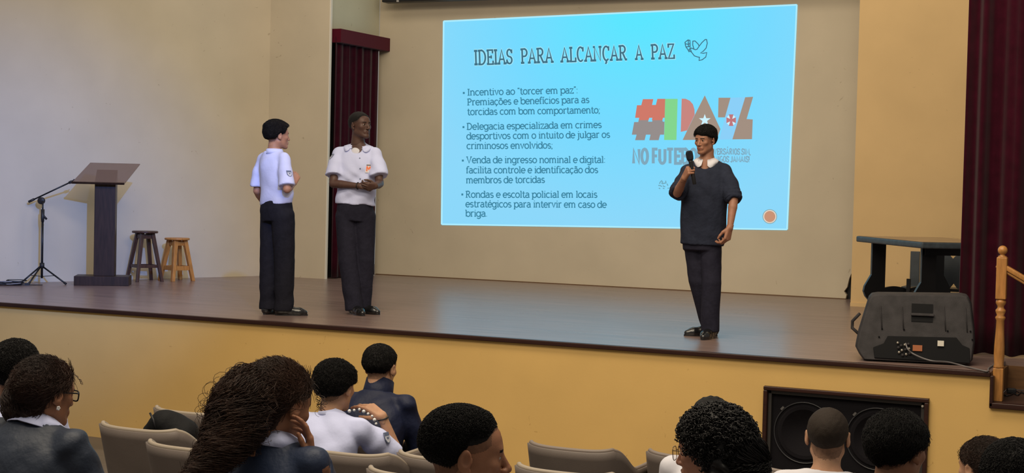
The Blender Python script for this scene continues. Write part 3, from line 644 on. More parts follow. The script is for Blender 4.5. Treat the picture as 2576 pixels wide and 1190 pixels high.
g_('C', 1.1, [arc(0.58, C_/2, 0.42, C_/2, 50, 310, 16), [(0.92, 0.95), (0.92, C_)]], [])
g_('N', 1.25, [[(0.22, 0), (0.22, C_), (1.0, 0), (1.0, C_)]], [(0.22, 0, 0.2), (0.16, C_, 0.14), (1.0, C_, 0.2)])
g_('Z', 1.05, [[(0.16, 1.05), (0.16, C_), (0.88, C_), (0.16, 0), (0.92, 0), (0.92, 0.36)]], [])
g_('O', 1.15, [arc(0.57, C_/2, 0.42, C_/2, 0, 360, 20)])
g_('F', 0.95, [[(0.85, C_), (0.25, C_), (0.25, 0)], [(0.25, 0.72), (0.78, 0.72)]])
g_('U', 1.15, [[(0.2, C_), (0.2, 0.4)]+arc(0.57, 0.4, 0.37, 0.4, 180, 360, 10)+[(0.94, C_)]])
g_('T', 1.0, [[(0.08, C_), (0.92, C_)], [(0.5, C_), (0.5, 0)]])
g_('B', 1.15, [[(0.2, 0), (0.2, C_), (0.55, C_)]+arc(0.55, 1.05, 0.33, 0.33, 90, -90, 8)+[(0.2, 0.72)], [(0.5, 0.72)]+arc(0.56, 0.36, 0.38, 0.36, 90, -90, 8)+[(0.2, 0)]])
g_('M', 1.4, [[(0.18, 0), (0.22, C_), (0.7, 0.3), (1.18, C_), (1.22, 0)]])
g_('J', 0.8, [[(0.55, C_), (0.55, 0.35)]+arc(0.3, 0.35, 0.25, 0.35, 0, -160, 8)])
g_('G', 1.15, [arc(0.58, C_/2, 0.42, C_/2, 50, 340, 16)+[(0.98, 0.62), (0.62, 0.62)]])
g_('!', 0.4, [[(0.2, C_), (0.2, 0.4)], [(0.2, 0.0), (0.2, 0.14)]])
def acc(ch, base, kind):
    adv, st, se = G[base]; st = list(st); top = 1.24 if base.islower() else 1.62
    cx = adv/2-0.02
    if kind == 'ced': st = st+[[(cx, 0.0), (cx+0.06, -0.16), (cx-0.08, -0.34)]]
    if kind == 'til': st = st+[[(cx-0.28, top), (cx-0.12, top+0.12), (cx+0.08, top+0.02), (cx+0.26, top+0.15)]]
    if kind == 'acu': st = st+[[(cx-0.04, top), (cx+0.16, top+0.22)]]
    G[ch] = (adv, st, se)
acc('\u00e7', 'c', 'ced'); acc('\u00c7', 'C', 'ced'); acc('\u00e3', 'a', 'til'); acc('\u00f5', 'o', 'til'); acc('\u00e9', 'e', 'acu'); acc('\u00c1', 'A', 'acu')
G['\u00ed'] = (0.5, [[(0.26, 1.0), (0.26, 0)], [(0.22, 1.2), (0.42, 1.46)]], [(0.18, 1.0, 0.14), (0.26, 0, 0.2)])

def ribbon(mb, pts, wd, mp, closed=False):
    pts = [np.array(p, float) for p in pts]
    if closed or (len(pts) > 3 and np.allclose(pts[0], pts[-1])): closed = True; pts = pts[:-1] if np.allclose(pts[0], pts[-1]) else pts
    n = len(pts); L = []; Rr = []
    for i in range(n):
        a = pts[i-1] if (i > 0 or closed) else None; b = pts[(i+1) % n] if (i < n-1 or closed) else None
        if a is None: d = b-pts[i]; nn = np.array([-d[1], d[0]])/(np.linalg.norm(d)+1e-9); m = nn
        elif b is None: d = pts[i]-a; nn = np.array([-d[1], d[0]])/(np.linalg.norm(d)+1e-9); m = nn
        else:
            d1 = pts[i]-a; d2 = b-pts[i]; n1 = np.array([-d1[1], d1[0]])/(np.linalg.norm(d1)+1e-9); n2 = np.array([-d2[1], d2[0]])/(np.linalg.norm(d2)+1e-9)
            m = n1+n2; q_ = np.linalg.norm(m)
            m = n1 if q_ < 1e-6 else m/q_; m = m/max(0.72, m@n1)
        L.append(pts[i]+m*wd/2); Rr.append(pts[i]-m*wd/2)
    vs = [mp(*p) for p in L]+[mp(*p) for p in Rr]
    fs = [(i, i+1, n+i+1, n+i) for i in range(n-1)]
    if closed: fs.append((n-1, 0, n, 2*n-1))
    mb.add(vs, fs)
def text_run(mb, txt, p0, p1, size, wd, mp, sw=None, serif=True, slabw=None, gap=0.0):
    """text between baseline points p0 and p1 (in slide pixels), lower-case height `size`"""
    tot = sum(G[c][0]+gap for c in txt)
    p0 = np.array(p0, float); p1 = np.array(p1, float); d = p1-p0; sx = np.linalg.norm(d)/tot; ux = d/np.linalg.norm(d); uy = np.array([ux[1], -ux[0]])
    x = 0
    for c in txt:
        adv, st, se = G[c]
        def m2(a, b, x=x):
            q_ = p0+ux*(x+a)*sx+uy*b*size; return q_
        for s_ in st: ribbon(mb, [m2(*q_) for q_ in s_], wd, mp)
        if serif:
            for (a, b, h) in se:
                b2 = b-(0.03 if b > 0.5 else -0.03)
                ribbon(mb, [m2(a-h, b2), m2(a+h, b2)], slabw or wd*0.8, mp)
        x += adv+gap
lay_ = [0]
def on_wall(off):
    return lambda px, py: tuple(aty(px, py, SLY-off))
sl_o = thing('projected_slide', 'bright cyan slide of Portuguese text projected on the back wall', 'projection', (0, 0, 0))
# slide picture: pale blue, more cyan towards the top centre, the projector's hot spot painted into the glow
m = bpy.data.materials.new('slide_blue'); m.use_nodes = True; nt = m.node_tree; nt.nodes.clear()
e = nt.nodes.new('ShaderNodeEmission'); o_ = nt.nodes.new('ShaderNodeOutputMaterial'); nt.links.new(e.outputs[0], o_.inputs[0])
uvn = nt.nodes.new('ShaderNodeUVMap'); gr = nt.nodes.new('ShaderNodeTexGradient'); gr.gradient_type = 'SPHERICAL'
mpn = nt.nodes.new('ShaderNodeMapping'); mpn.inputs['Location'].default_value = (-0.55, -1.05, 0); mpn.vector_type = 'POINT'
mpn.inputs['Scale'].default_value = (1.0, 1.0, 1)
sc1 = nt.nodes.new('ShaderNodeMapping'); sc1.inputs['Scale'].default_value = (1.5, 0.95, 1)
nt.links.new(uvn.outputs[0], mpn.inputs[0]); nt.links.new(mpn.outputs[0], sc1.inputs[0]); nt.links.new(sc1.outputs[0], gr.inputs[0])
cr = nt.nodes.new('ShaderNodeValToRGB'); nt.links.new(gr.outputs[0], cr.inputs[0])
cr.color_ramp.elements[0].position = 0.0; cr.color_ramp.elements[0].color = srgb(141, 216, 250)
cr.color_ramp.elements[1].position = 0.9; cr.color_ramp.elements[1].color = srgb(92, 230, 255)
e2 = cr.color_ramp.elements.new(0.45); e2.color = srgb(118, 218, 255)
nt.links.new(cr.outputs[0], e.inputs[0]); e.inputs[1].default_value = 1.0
SLIDE = m
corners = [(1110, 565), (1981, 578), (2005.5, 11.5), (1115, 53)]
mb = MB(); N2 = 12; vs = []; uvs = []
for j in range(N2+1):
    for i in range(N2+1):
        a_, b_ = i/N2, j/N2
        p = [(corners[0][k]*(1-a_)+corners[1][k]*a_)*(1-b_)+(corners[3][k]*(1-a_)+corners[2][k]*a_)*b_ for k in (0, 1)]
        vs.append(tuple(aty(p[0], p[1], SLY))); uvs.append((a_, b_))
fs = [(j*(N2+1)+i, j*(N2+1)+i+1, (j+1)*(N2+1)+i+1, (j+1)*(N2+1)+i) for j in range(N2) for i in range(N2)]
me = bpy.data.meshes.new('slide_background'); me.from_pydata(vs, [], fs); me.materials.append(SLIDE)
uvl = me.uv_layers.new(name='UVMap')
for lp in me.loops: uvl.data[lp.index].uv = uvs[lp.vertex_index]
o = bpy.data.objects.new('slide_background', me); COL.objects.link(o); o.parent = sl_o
mb = MB()
cc = corners+[corners[0]]
for a_, b_ in zip(cc[:-1], cc[1:]):
    ribbon(mb, [np.array(a_)*0.9975+0.0025*np.array((1555, 300)), np.array(b_)*0.9975+0.0025*np.array((1555, 300))], 4.0, on_wall(0.0015))
mb.build('slide_border', emat('slide_border_blue', srgb(172, 236, 255)), sl_o)
TXT = emat('slide_text_teal', srgb(62, 132, 160)); TITLE = emat('slide_title_grey', srgb(66, 112, 132))
HALO = emat('slide_title_outline', srgb(165, 232, 250))
words = [('IDEIAS', 1191.5, 1291), ('PARA', 1309, 1393), ('ALCAN\u00c7AR', 1409.5, 1579), ('A', 1597, 1619), ('PAZ', 1636.5, 1699)]
def ty(x): return 165-(x-1191.5)*(16.5/507)
for w_d, x0, x1 in words:
    mb2 = MB(); text_run(mb2, w_d, (x0+1, ty(x0)-2.2), (x1-0.5, ty(x1)-2.2), 25.6, 8.0, on_wall(0.002), slabw=9.0); mb2.build('title_outline', HALO, sl_o)
    mb = MB(); text_run(mb, w_d, (x0+1, ty(x0)-2.2), (x1-0.5, ty(x1)-2.2), 25.6, 4.2, on_wall(0.003), slabw=5.4); mb.build('title_word', TITLE, sl_o)
lines = [('Incentivo ao \u201ctorcer em paz\u201d:', (1175.5, 240.2), (1454, 234.3), 0), ('Premia\u00e7\u00f5es e benef\u00edcios para as', (1175.1, 264.9), (1483, 258.5), 0), ('torcidas com bom comportamento;', (1175.5, 289.3), (1510, 284.5), 0),
         ('Delegacia especializada em crimes', (1173.9, 326.2), (1514, 321.4), 1), ('desportivos com o intuito de julgar os', (1173.9, 350.4), (1535, 346.1), 1), ('criminosos envolvidos;', (1173.9, 374.7), (1391, 373.1), 1),
         ('Venda de ingresso nominal e digital:', (1173, 410.2), (1523, 409.4), 2), ('facilita controle e identifica\u00e7\u00e3o dos', (1172.3, 435.7), (1505, 434.9), 2), ('membros de torcidas', (1172.3, 460.9), (1371, 459.6), 2),
         ('Rondas e escolta policial em locais', (1171, 497), (1503, 497), 3), ('estrat\u00e9gicos para intervir em caso de', (1171, 520.9), (1526, 522.4), 3), ('briga.', (1171, 544.7), (1226, 544.7), 3)]
bul = [(1166.7, 233.9), (1165.9, 319.8), (1164.3, 404), (1163, 489.3)]
for s_, a_, b_, kk in lines:
    mb = MB(); text_run(mb, s_, a_, b_, 11.6, 2.6, on_wall(0.003), slabw=2.0); mb.build('text_line', TXT, sl_o)
for x, y in bul:
    mb = MB(); ribbon(mb, [(x-2.4, y), (x+2.4, y)], 5.0, on_wall(0.003)); mb.build('bullet_mark', TXT, sl_o)
# dove drawn in outline
DV = lambda pts: [(1160+x/3.903, 80+y/3.903) for x, y in pts]
mb = MB()
for pts in ([(2250, 165), (2262, 200), (2290, 236), (2318, 246), (2340, 250), (2336, 282), (2368, 274), (2402, 248), (2412, 204), (2378, 211), (2350, 208), (2378, 190), (2405, 160), (2417, 112), (2410, 76), (2396, 76), (2365, 105), (2338, 140), (2316, 172), (2298, 176), (2262, 160), (2250, 165)],
            [(2286, 168), (2274, 130), (2275, 92), (2296, 90), (2325, 118), (2338, 140)],
            [(2250, 165), (2238, 172), (2244, 188), (2262, 200)],
            [(2248, 160), (2248, 120), (2246, 84), (2228, 80), (2212, 92), (2198, 104), (2202, 130), (2208, 150), (2222, 168), (2240, 200)],
            [(2230, 84), (2232, 150)], [(2204, 118), (2232, 124), (2250, 112)], [(2210, 148), (2234, 146), (2250, 138)]):
    ribbon(mb, DV(pts), 2.3, on_wall(0.003))
mb.build('dove_drawing', TITLE, sl_o)
# campaign word picture on the right
KK = lambda pts: [(1560+x/4.25, 220+y/4.25) for x, y in pts]
def poly_part(name, polys, m, off):
    mb = MB()
    for pts in polys:
        pts = KK(pts); mb.add([on_wall(off)(*p) for p in pts], [tuple(range(len(pts)))])
    return mb.build(name, m, sl_o)
def tri_part(name, pts, m, off):
    """non convex outline, filled with triangles"""
    bm = bmesh.new(); vs = [bm.verts.new(on_wall(off)(*p)) for p in KK(pts)]
    es = [bm.edges.new((vs[i], vs[(i+1) % len(vs)])) for i in range(len(vs))]
    bmesh.ops.triangle_fill(bm, edges=es, use_beauty=True)
    me = bpy.data.meshes.new(name); bm.to_mesh(me); bm.free(); me.materials.append(m)
    o = bpy.data.objects.new(name, me); COL.objects.link(o); o.parent = sl_o; return o
RED = emat('slide_red', srgb(208, 122, 106)); GRY = emat('slide_grey', srgb(150, 142, 140)); GRN = emat('slide_green', srgb(132, 214, 142)); BRN = emat('slide_brown', srgb(163, 144, 130)); ROSE = emat('slide_rose', srgb(200, 135, 128)); WHT = emat('slide_white', srgb(206, 243, 255)); LIL = emat('slide_lilac', srgb(140, 208, 248))
hash_red = [(243, 125), (355, 125), (341, 187), (382, 187), (398, 122), (482, 122), (476, 325), (458, 325), (452, 350), (338, 350), (345, 325), (312, 325), (303, 350), (198, 350), (204, 325), (160, 325), (180, 190), (226, 190)]
hash_gry = [(198, 350), (303, 350), (300, 366), (342, 366), (346, 350), (452, 350), (456, 366), (474, 366), (470, 505), (428, 505), (412, 564), (312, 564), (325, 505), (276, 505), (262, 564), (160, 564), (176, 505), (125, 505), (150, 370), (194, 370)]
tri_part('hash_sign_top', hash_red, RED, 0.003); tri_part('hash_sign_bottom', hash_gry, GRY, 0.003)
poly_part('green_bar', [[(482, 122), (615, 122), (602, 562), (470, 562)]], GRN, 0.003)
tri_part('letter_p', [(658, 120), (700, 121), (745, 142), (778, 180), (795, 235), (797, 292), (716, 460), (648, 475)], ROSE, 0.003)
tri_part('letter_a', [(905, 85), (1072, 445), (1032, 560), (668, 562), (716, 462), (797, 296)], BRN, 0.003)
star = [(905+(66 if i % 2 == 0 else 26)*math.sin(math.pi*i/5), 350-(66 if i % 2 == 0 else 26)*math.cos(math.pi*i/5)) for i in range(10)]
tri_part('star', star, WHT, 0.004)
poly_part('letter_z_stripe', [[(1183, 110), (1335, 105), (1200, 555), (1060, 558), (1122, 320)]], LIL, 0.0025)
poly_part('letter_z_left', [[(1052, 110), (1180, 110), (1121, 320), (1047, 320)]], BRN, 0.003)
tri_part('letter_z_right', [(1337, 105), (1422, 100), (1352, 338), (1418, 342), (1410, 553), (1200, 555)], BRN, 0.003)
cx, cy = 1187, 350
poly_part('cross_disc', [[(cx+52*math.cos(a_), cy+60*math.sin(a_)) for a_ in np.linspace(0, 2*math.pi, 25)[:-1]]], WHT, 0.0035)
arms = []
for k in range(4):
    c_, s_ = math.cos(k*math.pi/2), math.sin(k*math.pi/2)
    arms.append([(cx+(x*c_-y*s_)*0.9, cy+(x*s_+y*c_)*1.1) for x, y in ((-8, 0), (-28, -56), (28, -56), (8, 0))])
poly_part('cross', arms, emat('slide_cross_red', srgb(190, 120, 125)), 0.0042)
GT = emat('slide_caption_grey', srgb(128, 168, 188))
def k2(x, y): return (1560+x/4.25, 220+y/4.25)
mb = MB(); text_run(mb, 'NO', k2(128, 812), k2(305, 812), 26.0, 7.4, on_wall(0.003), serif=False); text_run(mb, 'FUTEBOL', k2(335, 812), k2(905, 812), 26.0, 7.4, on_wall(0.003), serif=False); mb.build('caption_large', GT, sl_o)
mb = MB(); text_run(mb, 'ADVERS\u00c1RIOS SIM,', k2(925, 716), k2(1395, 718), 10.6, 2.4, on_wall(0.003), serif=False)
text_run(mb, 'INIMIGOS JAMAIS!', k2(925, 798), k2(1385, 798), 10.6, 2.4, on_wall(0.003), serif=False); mb.build('caption_small', GT, sl_o)
mb = MB()
mm = lambda x, y: (1640+x/11.9, 400+y/11.9)
for pts in ([(225, 745), (250, 690), (290, 650), (320, 690), (290, 740)], [(300, 745), (420, 715), (410, 650)], [(190, 790), (260, 800), (300, 830)], [(330, 790), (350, 820), (400, 830)], [(205, 870), (250, 890)], [(325, 870), (375, 890)], [(450, 740), (480, 800)], [(470, 870), (510, 880)]):
    ribbon(mb, [mm(*p) for p in pts], 2.6, on_wall(0.003))
mb.build('small_emblem', emat('slide_emblem_grey', srgb(112, 170, 190)), sl_o)
def disc(name, r, m, off, cx=1936.5, cy=544.8):
    mb = MB(); mb.add([on_wall(off)(cx+r*math.cos(a_), cy+r*math.sin(a_)) for a_ in np.linspace(0, 2*math.pi, 37)[:-1]], [tuple(range(36))]); return mb.build(name, m, sl_o)
disc('page_dot_rim', 18.2, emat('slide_rim_grey', srgb(130, 160, 165)), 0.002); disc('page_dot_ring', 16.6, emat('slide_ring_cream', srgb(225, 215, 200)), 0.0025); disc('page_dot', 13.9, emat('slide_dot_orange', srgb(200, 146, 118)), 0.003)
# ------------------------------------------------------------------ smooth solid modelling for bodies, clothes and hair
class Solid:
    """distance field on a local grid, turned into a mesh by surface nets"""
    def __init__(s, lo, hi, h):
        s.lo = np.array(lo, float); s.h = h
        s.n = np.maximum(4, np.ceil((np.array(hi, float)-s.lo)/h).astype(int)+1)
        s.D = np.full(tuple(s.n), 0.2, np.float32)
    def _sl(s, lo, hi, m):
        a = np.clip(np.floor((np.array(lo)-m-s.lo)/s.h).astype(int), 0, s.n); b = np.clip(np.ceil((np.array(hi)+m-s.lo)/s.h).astype(int)+1, 0, s.n)
        if np.any(b <= a): return None, None
        sl = tuple(slice(a[i], b[i]) for i in range(3))
        ax = [s.lo[i]+s.h*np.arange(a[i], b[i]) for i in range(3)]
        X, Y, Z = np.meshgrid(*ax, indexing='ij')
        return sl, (X, Y, Z)
    def _u(s, sl, d, k):
        A = s.D[sl]
        if k <= 0: s.D[sl] = np.minimum(A, d); return
        hh = np.clip(0.5+0.5*(A-d)/k, 0, 1); s.D[sl] = A*(1-hh)+d*hh-k*hh*(1-hh)
    def cap(s, a, b, ra, rb=None, k=0.01, sub=False):
        rb = ra if rb is None else rb; a = np.array(a, float); b = np.array(b, float); m = max(ra, rb)+k*1.5+2*s.h
        sl, g = s._sl(np.minimum(a, b), np.maximum(a, b), m)
        if sl is None: return s
        X, Y, Z = g; v = b-a; vv = v@v+1e-12
        t = np.clip(((X-a[0])*v[0]+(Y-a[1])*v[1]+(Z-a[2])*v[2])/vv, 0, 1)
        d = np.sqrt((X-a[0]-t*v[0])**2+(Y-a[1]-t*v[1])**2+(Z-a[2]-t*v[2])**2)-(ra+(rb-ra)*t)
        return s._apply(sl, d, k, sub)
    def chain(s, pts, rs, k=0.01):
        for i in range(len(pts)-1): s.cap(pts[i], pts[i+1], rs[i], rs[i+1], k)
        return s
    def ell(s, c, r, k=0.01, R=None, sub=False):
        c = np.array(c, float); r = np.array(r, float) if hasattr(r, '__len__') else np.array([r]*3, float)
        m = r.max()+k*1.5+2*s.h; sl, g = s._sl(c, c, m)
        if sl is None: return s
        X, Y, Z = g; P = [X-c[0], Y-c[1], Z-c[2]]
        if R is not None: P = [R[0, i]*P[0]+R[1, i]*P[1]+R[2, i]*P[2] for i in range(3)]
        k0 = np.sqrt((P[0]/r[0])**2+(P[1]/r[1])**2+(P[2]/r[2])**2); k1 = np.sqrt((P[0]/r[0]**2)**2+(P[1]/r[1]**2)**2+(P[2]/r[2]**2)**2)
        d = k0*(k0-1)/(k1+1e-6)
        d = np.where(k0 < 0.05, -r.min(), d)
        return s._apply(sl, d, k, sub)
    def loft(s, o, R, secs, k=0.02, p=2.4):
        """secs (t, cx, cy, rx, ry) along the local z axis of frame R at o"""
        o = np.array(o, float); secs = np.array(secs, float); T = secs[:, 0]
        ends = np.array([o+R@np.array([c[1], c[2], c[0]]) for c in secs]); m = secs[:, 3:].max()+k*1.5+2*s.h
        sl, g = s._sl(ends.min(0), ends.max(0), m)
        if sl is None: return s
        X, Y, Z = [g[i]-o[i] for i in range(3)]
        x, y, z = [R[0, i]*X+R[1, i]*Y+R[2, i]*Z for i in range(3)]
        # smooth interpolation of the sections
        tt = np.linspace(T[0], T[-1], 64); f = []
        for c in range(1, 5):
            v = np.interp(tt, T, secs[:, c]); v2 = np.convolve(np.pad(v, 4, 'edge'), np.ones(9)/9, 'valid'); f.append(v2)
        zc = np.clip(z, T[0], T[-1]); cx, cy, rx, ry = [np.interp(zc, tt, v) for v in f]
        q = (np.abs((x-cx)/rx)**p+np.abs((y-cy)/ry)**p)**(1/p)
        rad = np.sqrt((x-cx)**2+(y-cy)**2)
        d = np.where(q > 1e-3, rad*(1-1/np.maximum(q, 1e-3)), -np.minimum(rx, ry))
        dz = np.maximum(T[0]-z, z-T[-1])
        e = 0.012
        d = np.where((d > 0) & (dz > 0), np.sqrt(np.maximum(d, 0)**2+np.maximum(dz, 0)**2), np.maximum(d, dz))
        return s._apply(sl, d, k, False)
    def _apply(s, sl, d, k, sub):
        if sub:
            A = s.D[sl]; nd = -d
            if k <= 0: s.D[sl] = np.maximum(A, nd)
            else:
                hh = np.clip(0.5-0.5*(A-nd)/k, 0, 1); s.D[sl] = A*(1-hh)+nd*hh+k*hh*(1-hh)
        else: s._u(sl, d, k)
        return s
    def grid(s):
        ax = [s.lo[i]+s.h*np.arange(s.n[i]) for i in range(3)]
        return np.meshgrid(*ax, indexing='ij')
    def clip(s, p, n, k=0.0):
        """keep the side the normal n points away from"""
        X, Y, Z = s.grid(); n = np.array(n, float); n /= np.linalg.norm(n)
        d = (X-p[0])*n[0]+(Y-p[1])*n[1]+(Z-p[2])*n[2]; s.D = np.maximum(s.D, d).astype(np.float32); return s
    def field(s, fn):
        X, Y, Z = s.grid(); s.D = fn(s.D, X, Y, Z).astype(np.float32); return s
    def mesh(s):
        D = s.D; nx, ny, nz = D.shape
        D = D.copy(); 
        for ax in range(3):
            ix = [slice(None)]*3
            for e in (0, -1): ix[ax] = e; D[tuple(ix)] = np.maximum(D[tuple(ix)], s.h*0.3)
        neg = D < 0
        c = np.zeros((nx-1, ny-1, nz-1), np.int8)
        for i in (0, 1):
            for j in (0, 1):
                for l in (0, 1): c += neg[i:nx-1+i, j:ny-1+j, l:nz-1+l]
        act = (c > 0) & (c < 8)
        idx = -np.ones(act.shape, np.int64); I = np.argwhere(act)
        if len(I) == 0: return np.zeros((0, 3)), np.zeros((0, 4), int)
        idx[act] = np.arange(len(I))
        acc_ = np.zeros((len(I), 3)); cnt = np.zeros(len(I))
        corners_ = [(i, j, l) for i in (0, 1) for j in (0, 1) for l in (0, 1)]
        for ax in range(3):
            for cc_ in corners_:
                if cc_[ax]: continue
                e = list(cc_); e[ax] = 1
                a = D[I[:, 0]+cc_[0], I[:, 1]+cc_[1], I[:, 2]+cc_[2]]; b = D[I[:, 0]+e[0], I[:, 1]+e[1], I[:, 2]+e[2]]
                x = (a < 0) != (b < 0); t = np.where(x, a/(a-b+1e-20), 0)
                p = np.tile(np.array(cc_, float), (len(I), 1)); p[:, ax] += t
                acc_[x] += p[x]; cnt[x] += 1
        V = (I+acc_/cnt[:, None])*s.h+s.lo
        Fs = []
        for ax in range(3):
            u, v = [(1, 2), (2, 0), (0, 1)][ax]
            sl0 = [slice(None)]*3; sl1 = [slice(None)]*3; sl0[ax] = slice(0, -1); sl1[ax] = slice(1, None)
            x = neg[tuple(sl0)] != neg[tuple(sl1)]
            E = np.argwhere(x); E = E[(E[:, u] > 0) & (E[:, v] > 0) & (E[:, u] < D.shape[u]-1) & (E[:, v] < D.shape[v]-1)]
            def ci(du, dv):
                q_ = E.copy(); q_[:, u] -= du; q_[:, v] -= dv; return idx[q_[:, 0], q_[:, 1], q_[:, 2]]
            q4 = np.stack([ci(1, 1), ci(0, 1), ci(0, 0), ci(1, 0)], 1)
            fl = ~neg[E[:, 0], E[:, 1], E[:, 2]]
            q4[fl] = q4[fl][:, ::-1]
            Fs.append(q4)
        F = np.concatenate(Fs); F = F[(F >= 0).all(1)]
        return V, F
def laplace(V, F, it=1, lam=0.5):
    n = len(V)
    for _ in range(it):
        S = np.zeros_like(V); Cn = np.zeros(n)
        for i in range(4):
            a, b = F[:, i], F[:, (i+1) % 4]
            np.add.at(S, a, V[b]); np.add.at(S, b, V[a]); np.add.at(Cn, a, 1); np.add.at(Cn, b, 1)
        V = V+lam*(S/np.maximum(Cn, 1)[:, None]-V)
    return V
def mesh_obj(name, parts, mats, parent=None, matfn=None, it=1):
    """parts: list of Solid or (V, F); one mesh object"""
    Vs = []; Fs = []; o_ = 0
    for p in parts:
        V, F = p.mesh() if isinstance(p, Solid) else p
        if len(V) == 0: continue
        if isinstance(p, Solid) and it: V = laplace(V, F, it)
        Vs.append(V); Fs.append(F+o_); o_ += len(V)
    V = np.concatenate(Vs); F = np.concatenate(Fs)
    me = bpy.data.meshes.new(name)
    me.vertices.add(len(V)); me.vertices.foreach_set('co', V.astype(np.float32).ravel())
    me.loops.add(F.size); me.loops.foreach_set('vertex_index', F.astype(np.int32).ravel())
    me.polygons.add(len(F)); me.polygons.foreach_set('loop_start', np.arange(0, F.size, 4, dtype=np.int32)); me.polygons.foreach_set('loop_total', np.full(len(F), 4, np.int32))
    for m in (mats if isinstance(mats, (list, tuple)) else [mats]): me.materials.append(m)
    if matfn is not None: me.polygons.foreach_set('material_index', matfn(V[F].mean(1)).astype(np.int32))
    me.polygons.foreach_set('use_smooth', np.ones(len(F), bool))
    me.update(calc_edges=True); me.validate()
    o = bpy.data.objects.new(name, me); COL.objects.link(o)
    if parent is not None: o.parent = parent
    return o
def wrinkle(D, X, Y, Z, amp, f=1.0, seed=0.0):
    """long soft folds: ridged waves along slanting directions"""
    def rid(v): return np.abs(np.sin(v))**1.5*2-1
    w1 = rid(8*f*(Z*1.5+1.1*X)+1.6*np.sin(6*X+4*Y+seed)+1.3*np.sin(8*Z-3*Y+2*seed))
    w2 = rid(10*f*(X*1.4-0.6*Z+0.5*Y)+1.8*np.sin(7*Z+seed*1.7)+seed)
    mk = 0.5+0.5*np.sin(7*Z+5*X+3*Y+seed*2.3)
    w3 = np.sin(46*f*(Z*0.8-X*0.7)+3*np.sin(15*Y+seed)+3*np.sin(11*Z+seed))
    return D-amp*(0.55*w1*mk+0.5*w2*(1-mk)+0.28*w3*mk)

def sstep(a, b, x):
    t = np.clip((x-a)/(b-a), 0, 1); return t*t*(3-2*t)
# ---- head in its own frame: origin between the ears, x right, y forward, z up
def head_solid(h, fat=1.0, jaw=1.0, nose=1.0, T=None):
    S = Solid((-0.105, -0.125, -0.165), (0.105, 0.145, 0.14), h)
    S.ell((0, -0.018, 0.038), (0.077, 0.099, 0.083), 0)
    S.ell((0, 0.032, -0.020), (0.064*fat, 0.062, 0.082), 0.03)
    S.ell((0, 0.045, 0.035), (0.062, 0.050, 0.055), 0.02)
    S.cap((-0.048*fat, 0.0, -0.052), (-0.016, 0.070*jaw, -0.094), 0.018, 0.016, 0.03); S.cap((0.048*fat, 0.0, -0.052), (0.016, 0.070*jaw, -0.094), 0.018, 0.016, 0.03)
    S.ell((0, 0.080*jaw, -0.094), (0.020, 0.014, 0.016), 0.018)
    for sx in (-1, 1):
        S.ell((sx*0.040, 0.066, -0.014), (0.022, 0.017, 0.016), 0.02)
        S.ell((sx*0.033, 0.100, 0.008), (0.017, 0.018, 0.0125), 0.014, sub=True)
    S.cap((-0.034, 0.083, 0.026), (0.034, 0.083, 0.026), 0.009, 0.009, 0.014)
    S.cap((0, 0.088, 0.016), (0, 0.108*nose, -0.026), 0.0075, 0.0105, 0.010)
    S.ell((0, 0.108*nose, -0.029), (0.0115, 0.011, 0.0095), 0.006)
    for sx in (-1, 1):
        S.ell((sx*0.0125, 0.098*nose, -0.032), (0.008, 0.010, 0.007), 0.005)
        S.ell((sx*0.006, 0.104*nose, -0.042), (0.0035, 0.006, 0.004), 0.003, sub=True)
    # lips
    S.ell((0, 0.086, -0.060), (0.030, 0.014, 0.020), 0.012)
    for sx in (-1, 1):
        S.cap((sx*0.003, 0.100, -0.0545), (sx*0.022, 0.087, -0.0585), 0.0058, 0.003, 0.003)
        S.cap((0, 0.098, -0.0665), (sx*0.019, 0.088, -0.0625), 0.0068, 0.0035, 0.004)
    S.cap((-0.021, 0.097, -0.0602), (0.021, 0.097, -0.0602), 0.0016, 0.0016, 0.002, sub=True)
    # eyelids
    for sx in (-1, 1):
        S.ell((sx*0.032, 0.0775, 0.007), 0.0140, 0.005)
        S.ell((sx*0.032, 0.0925, 0.0065), (0.0125, 0.012, 0.0042), 0.0015, sub=True)
    # ears
    for sx in (-1, 1):
        R = rotz(sx*math.radians(-24))@rotx(math.radians(-8))
        S.ell((sx*0.0835, -0.008, 0.000), (0.008, 0.019, 0.031), 0.004, R=R)
        S.ell((sx*0.0925, -0.004, 0.004), (0.007, 0.010, 0.017), 0.004, R=R, sub=True)
        S.ell((sx*0.081, 0.002, -0.026), (0.007, 0.009, 0.010), 0.006)
        S.cap((sx*0.083, 0.008, -0.004), (sx*0.079, 0.009, 0.006), 0.004, 0.004, 0.003)
    # neck stub
    S.cap((0, -0.022, -0.055), (0, -0.040, -0.175), 0.054, 0.057, 0.03)
    return S
def zmin_short(y, front=0.078, nape=-0.062, side=0.018, low=0.0):
    return -low*sstep(-0.018, -0.05, y)+np.interp(y, [-0.12, -0.085, -0.045, -0.022, 0.0, 0.022, 0.045, 0.066, 0.10], [nape, nape+0.004, -0.035, 0.0, side+0.016, side+0.020, side+0.028, front-0.006, front+0.008])
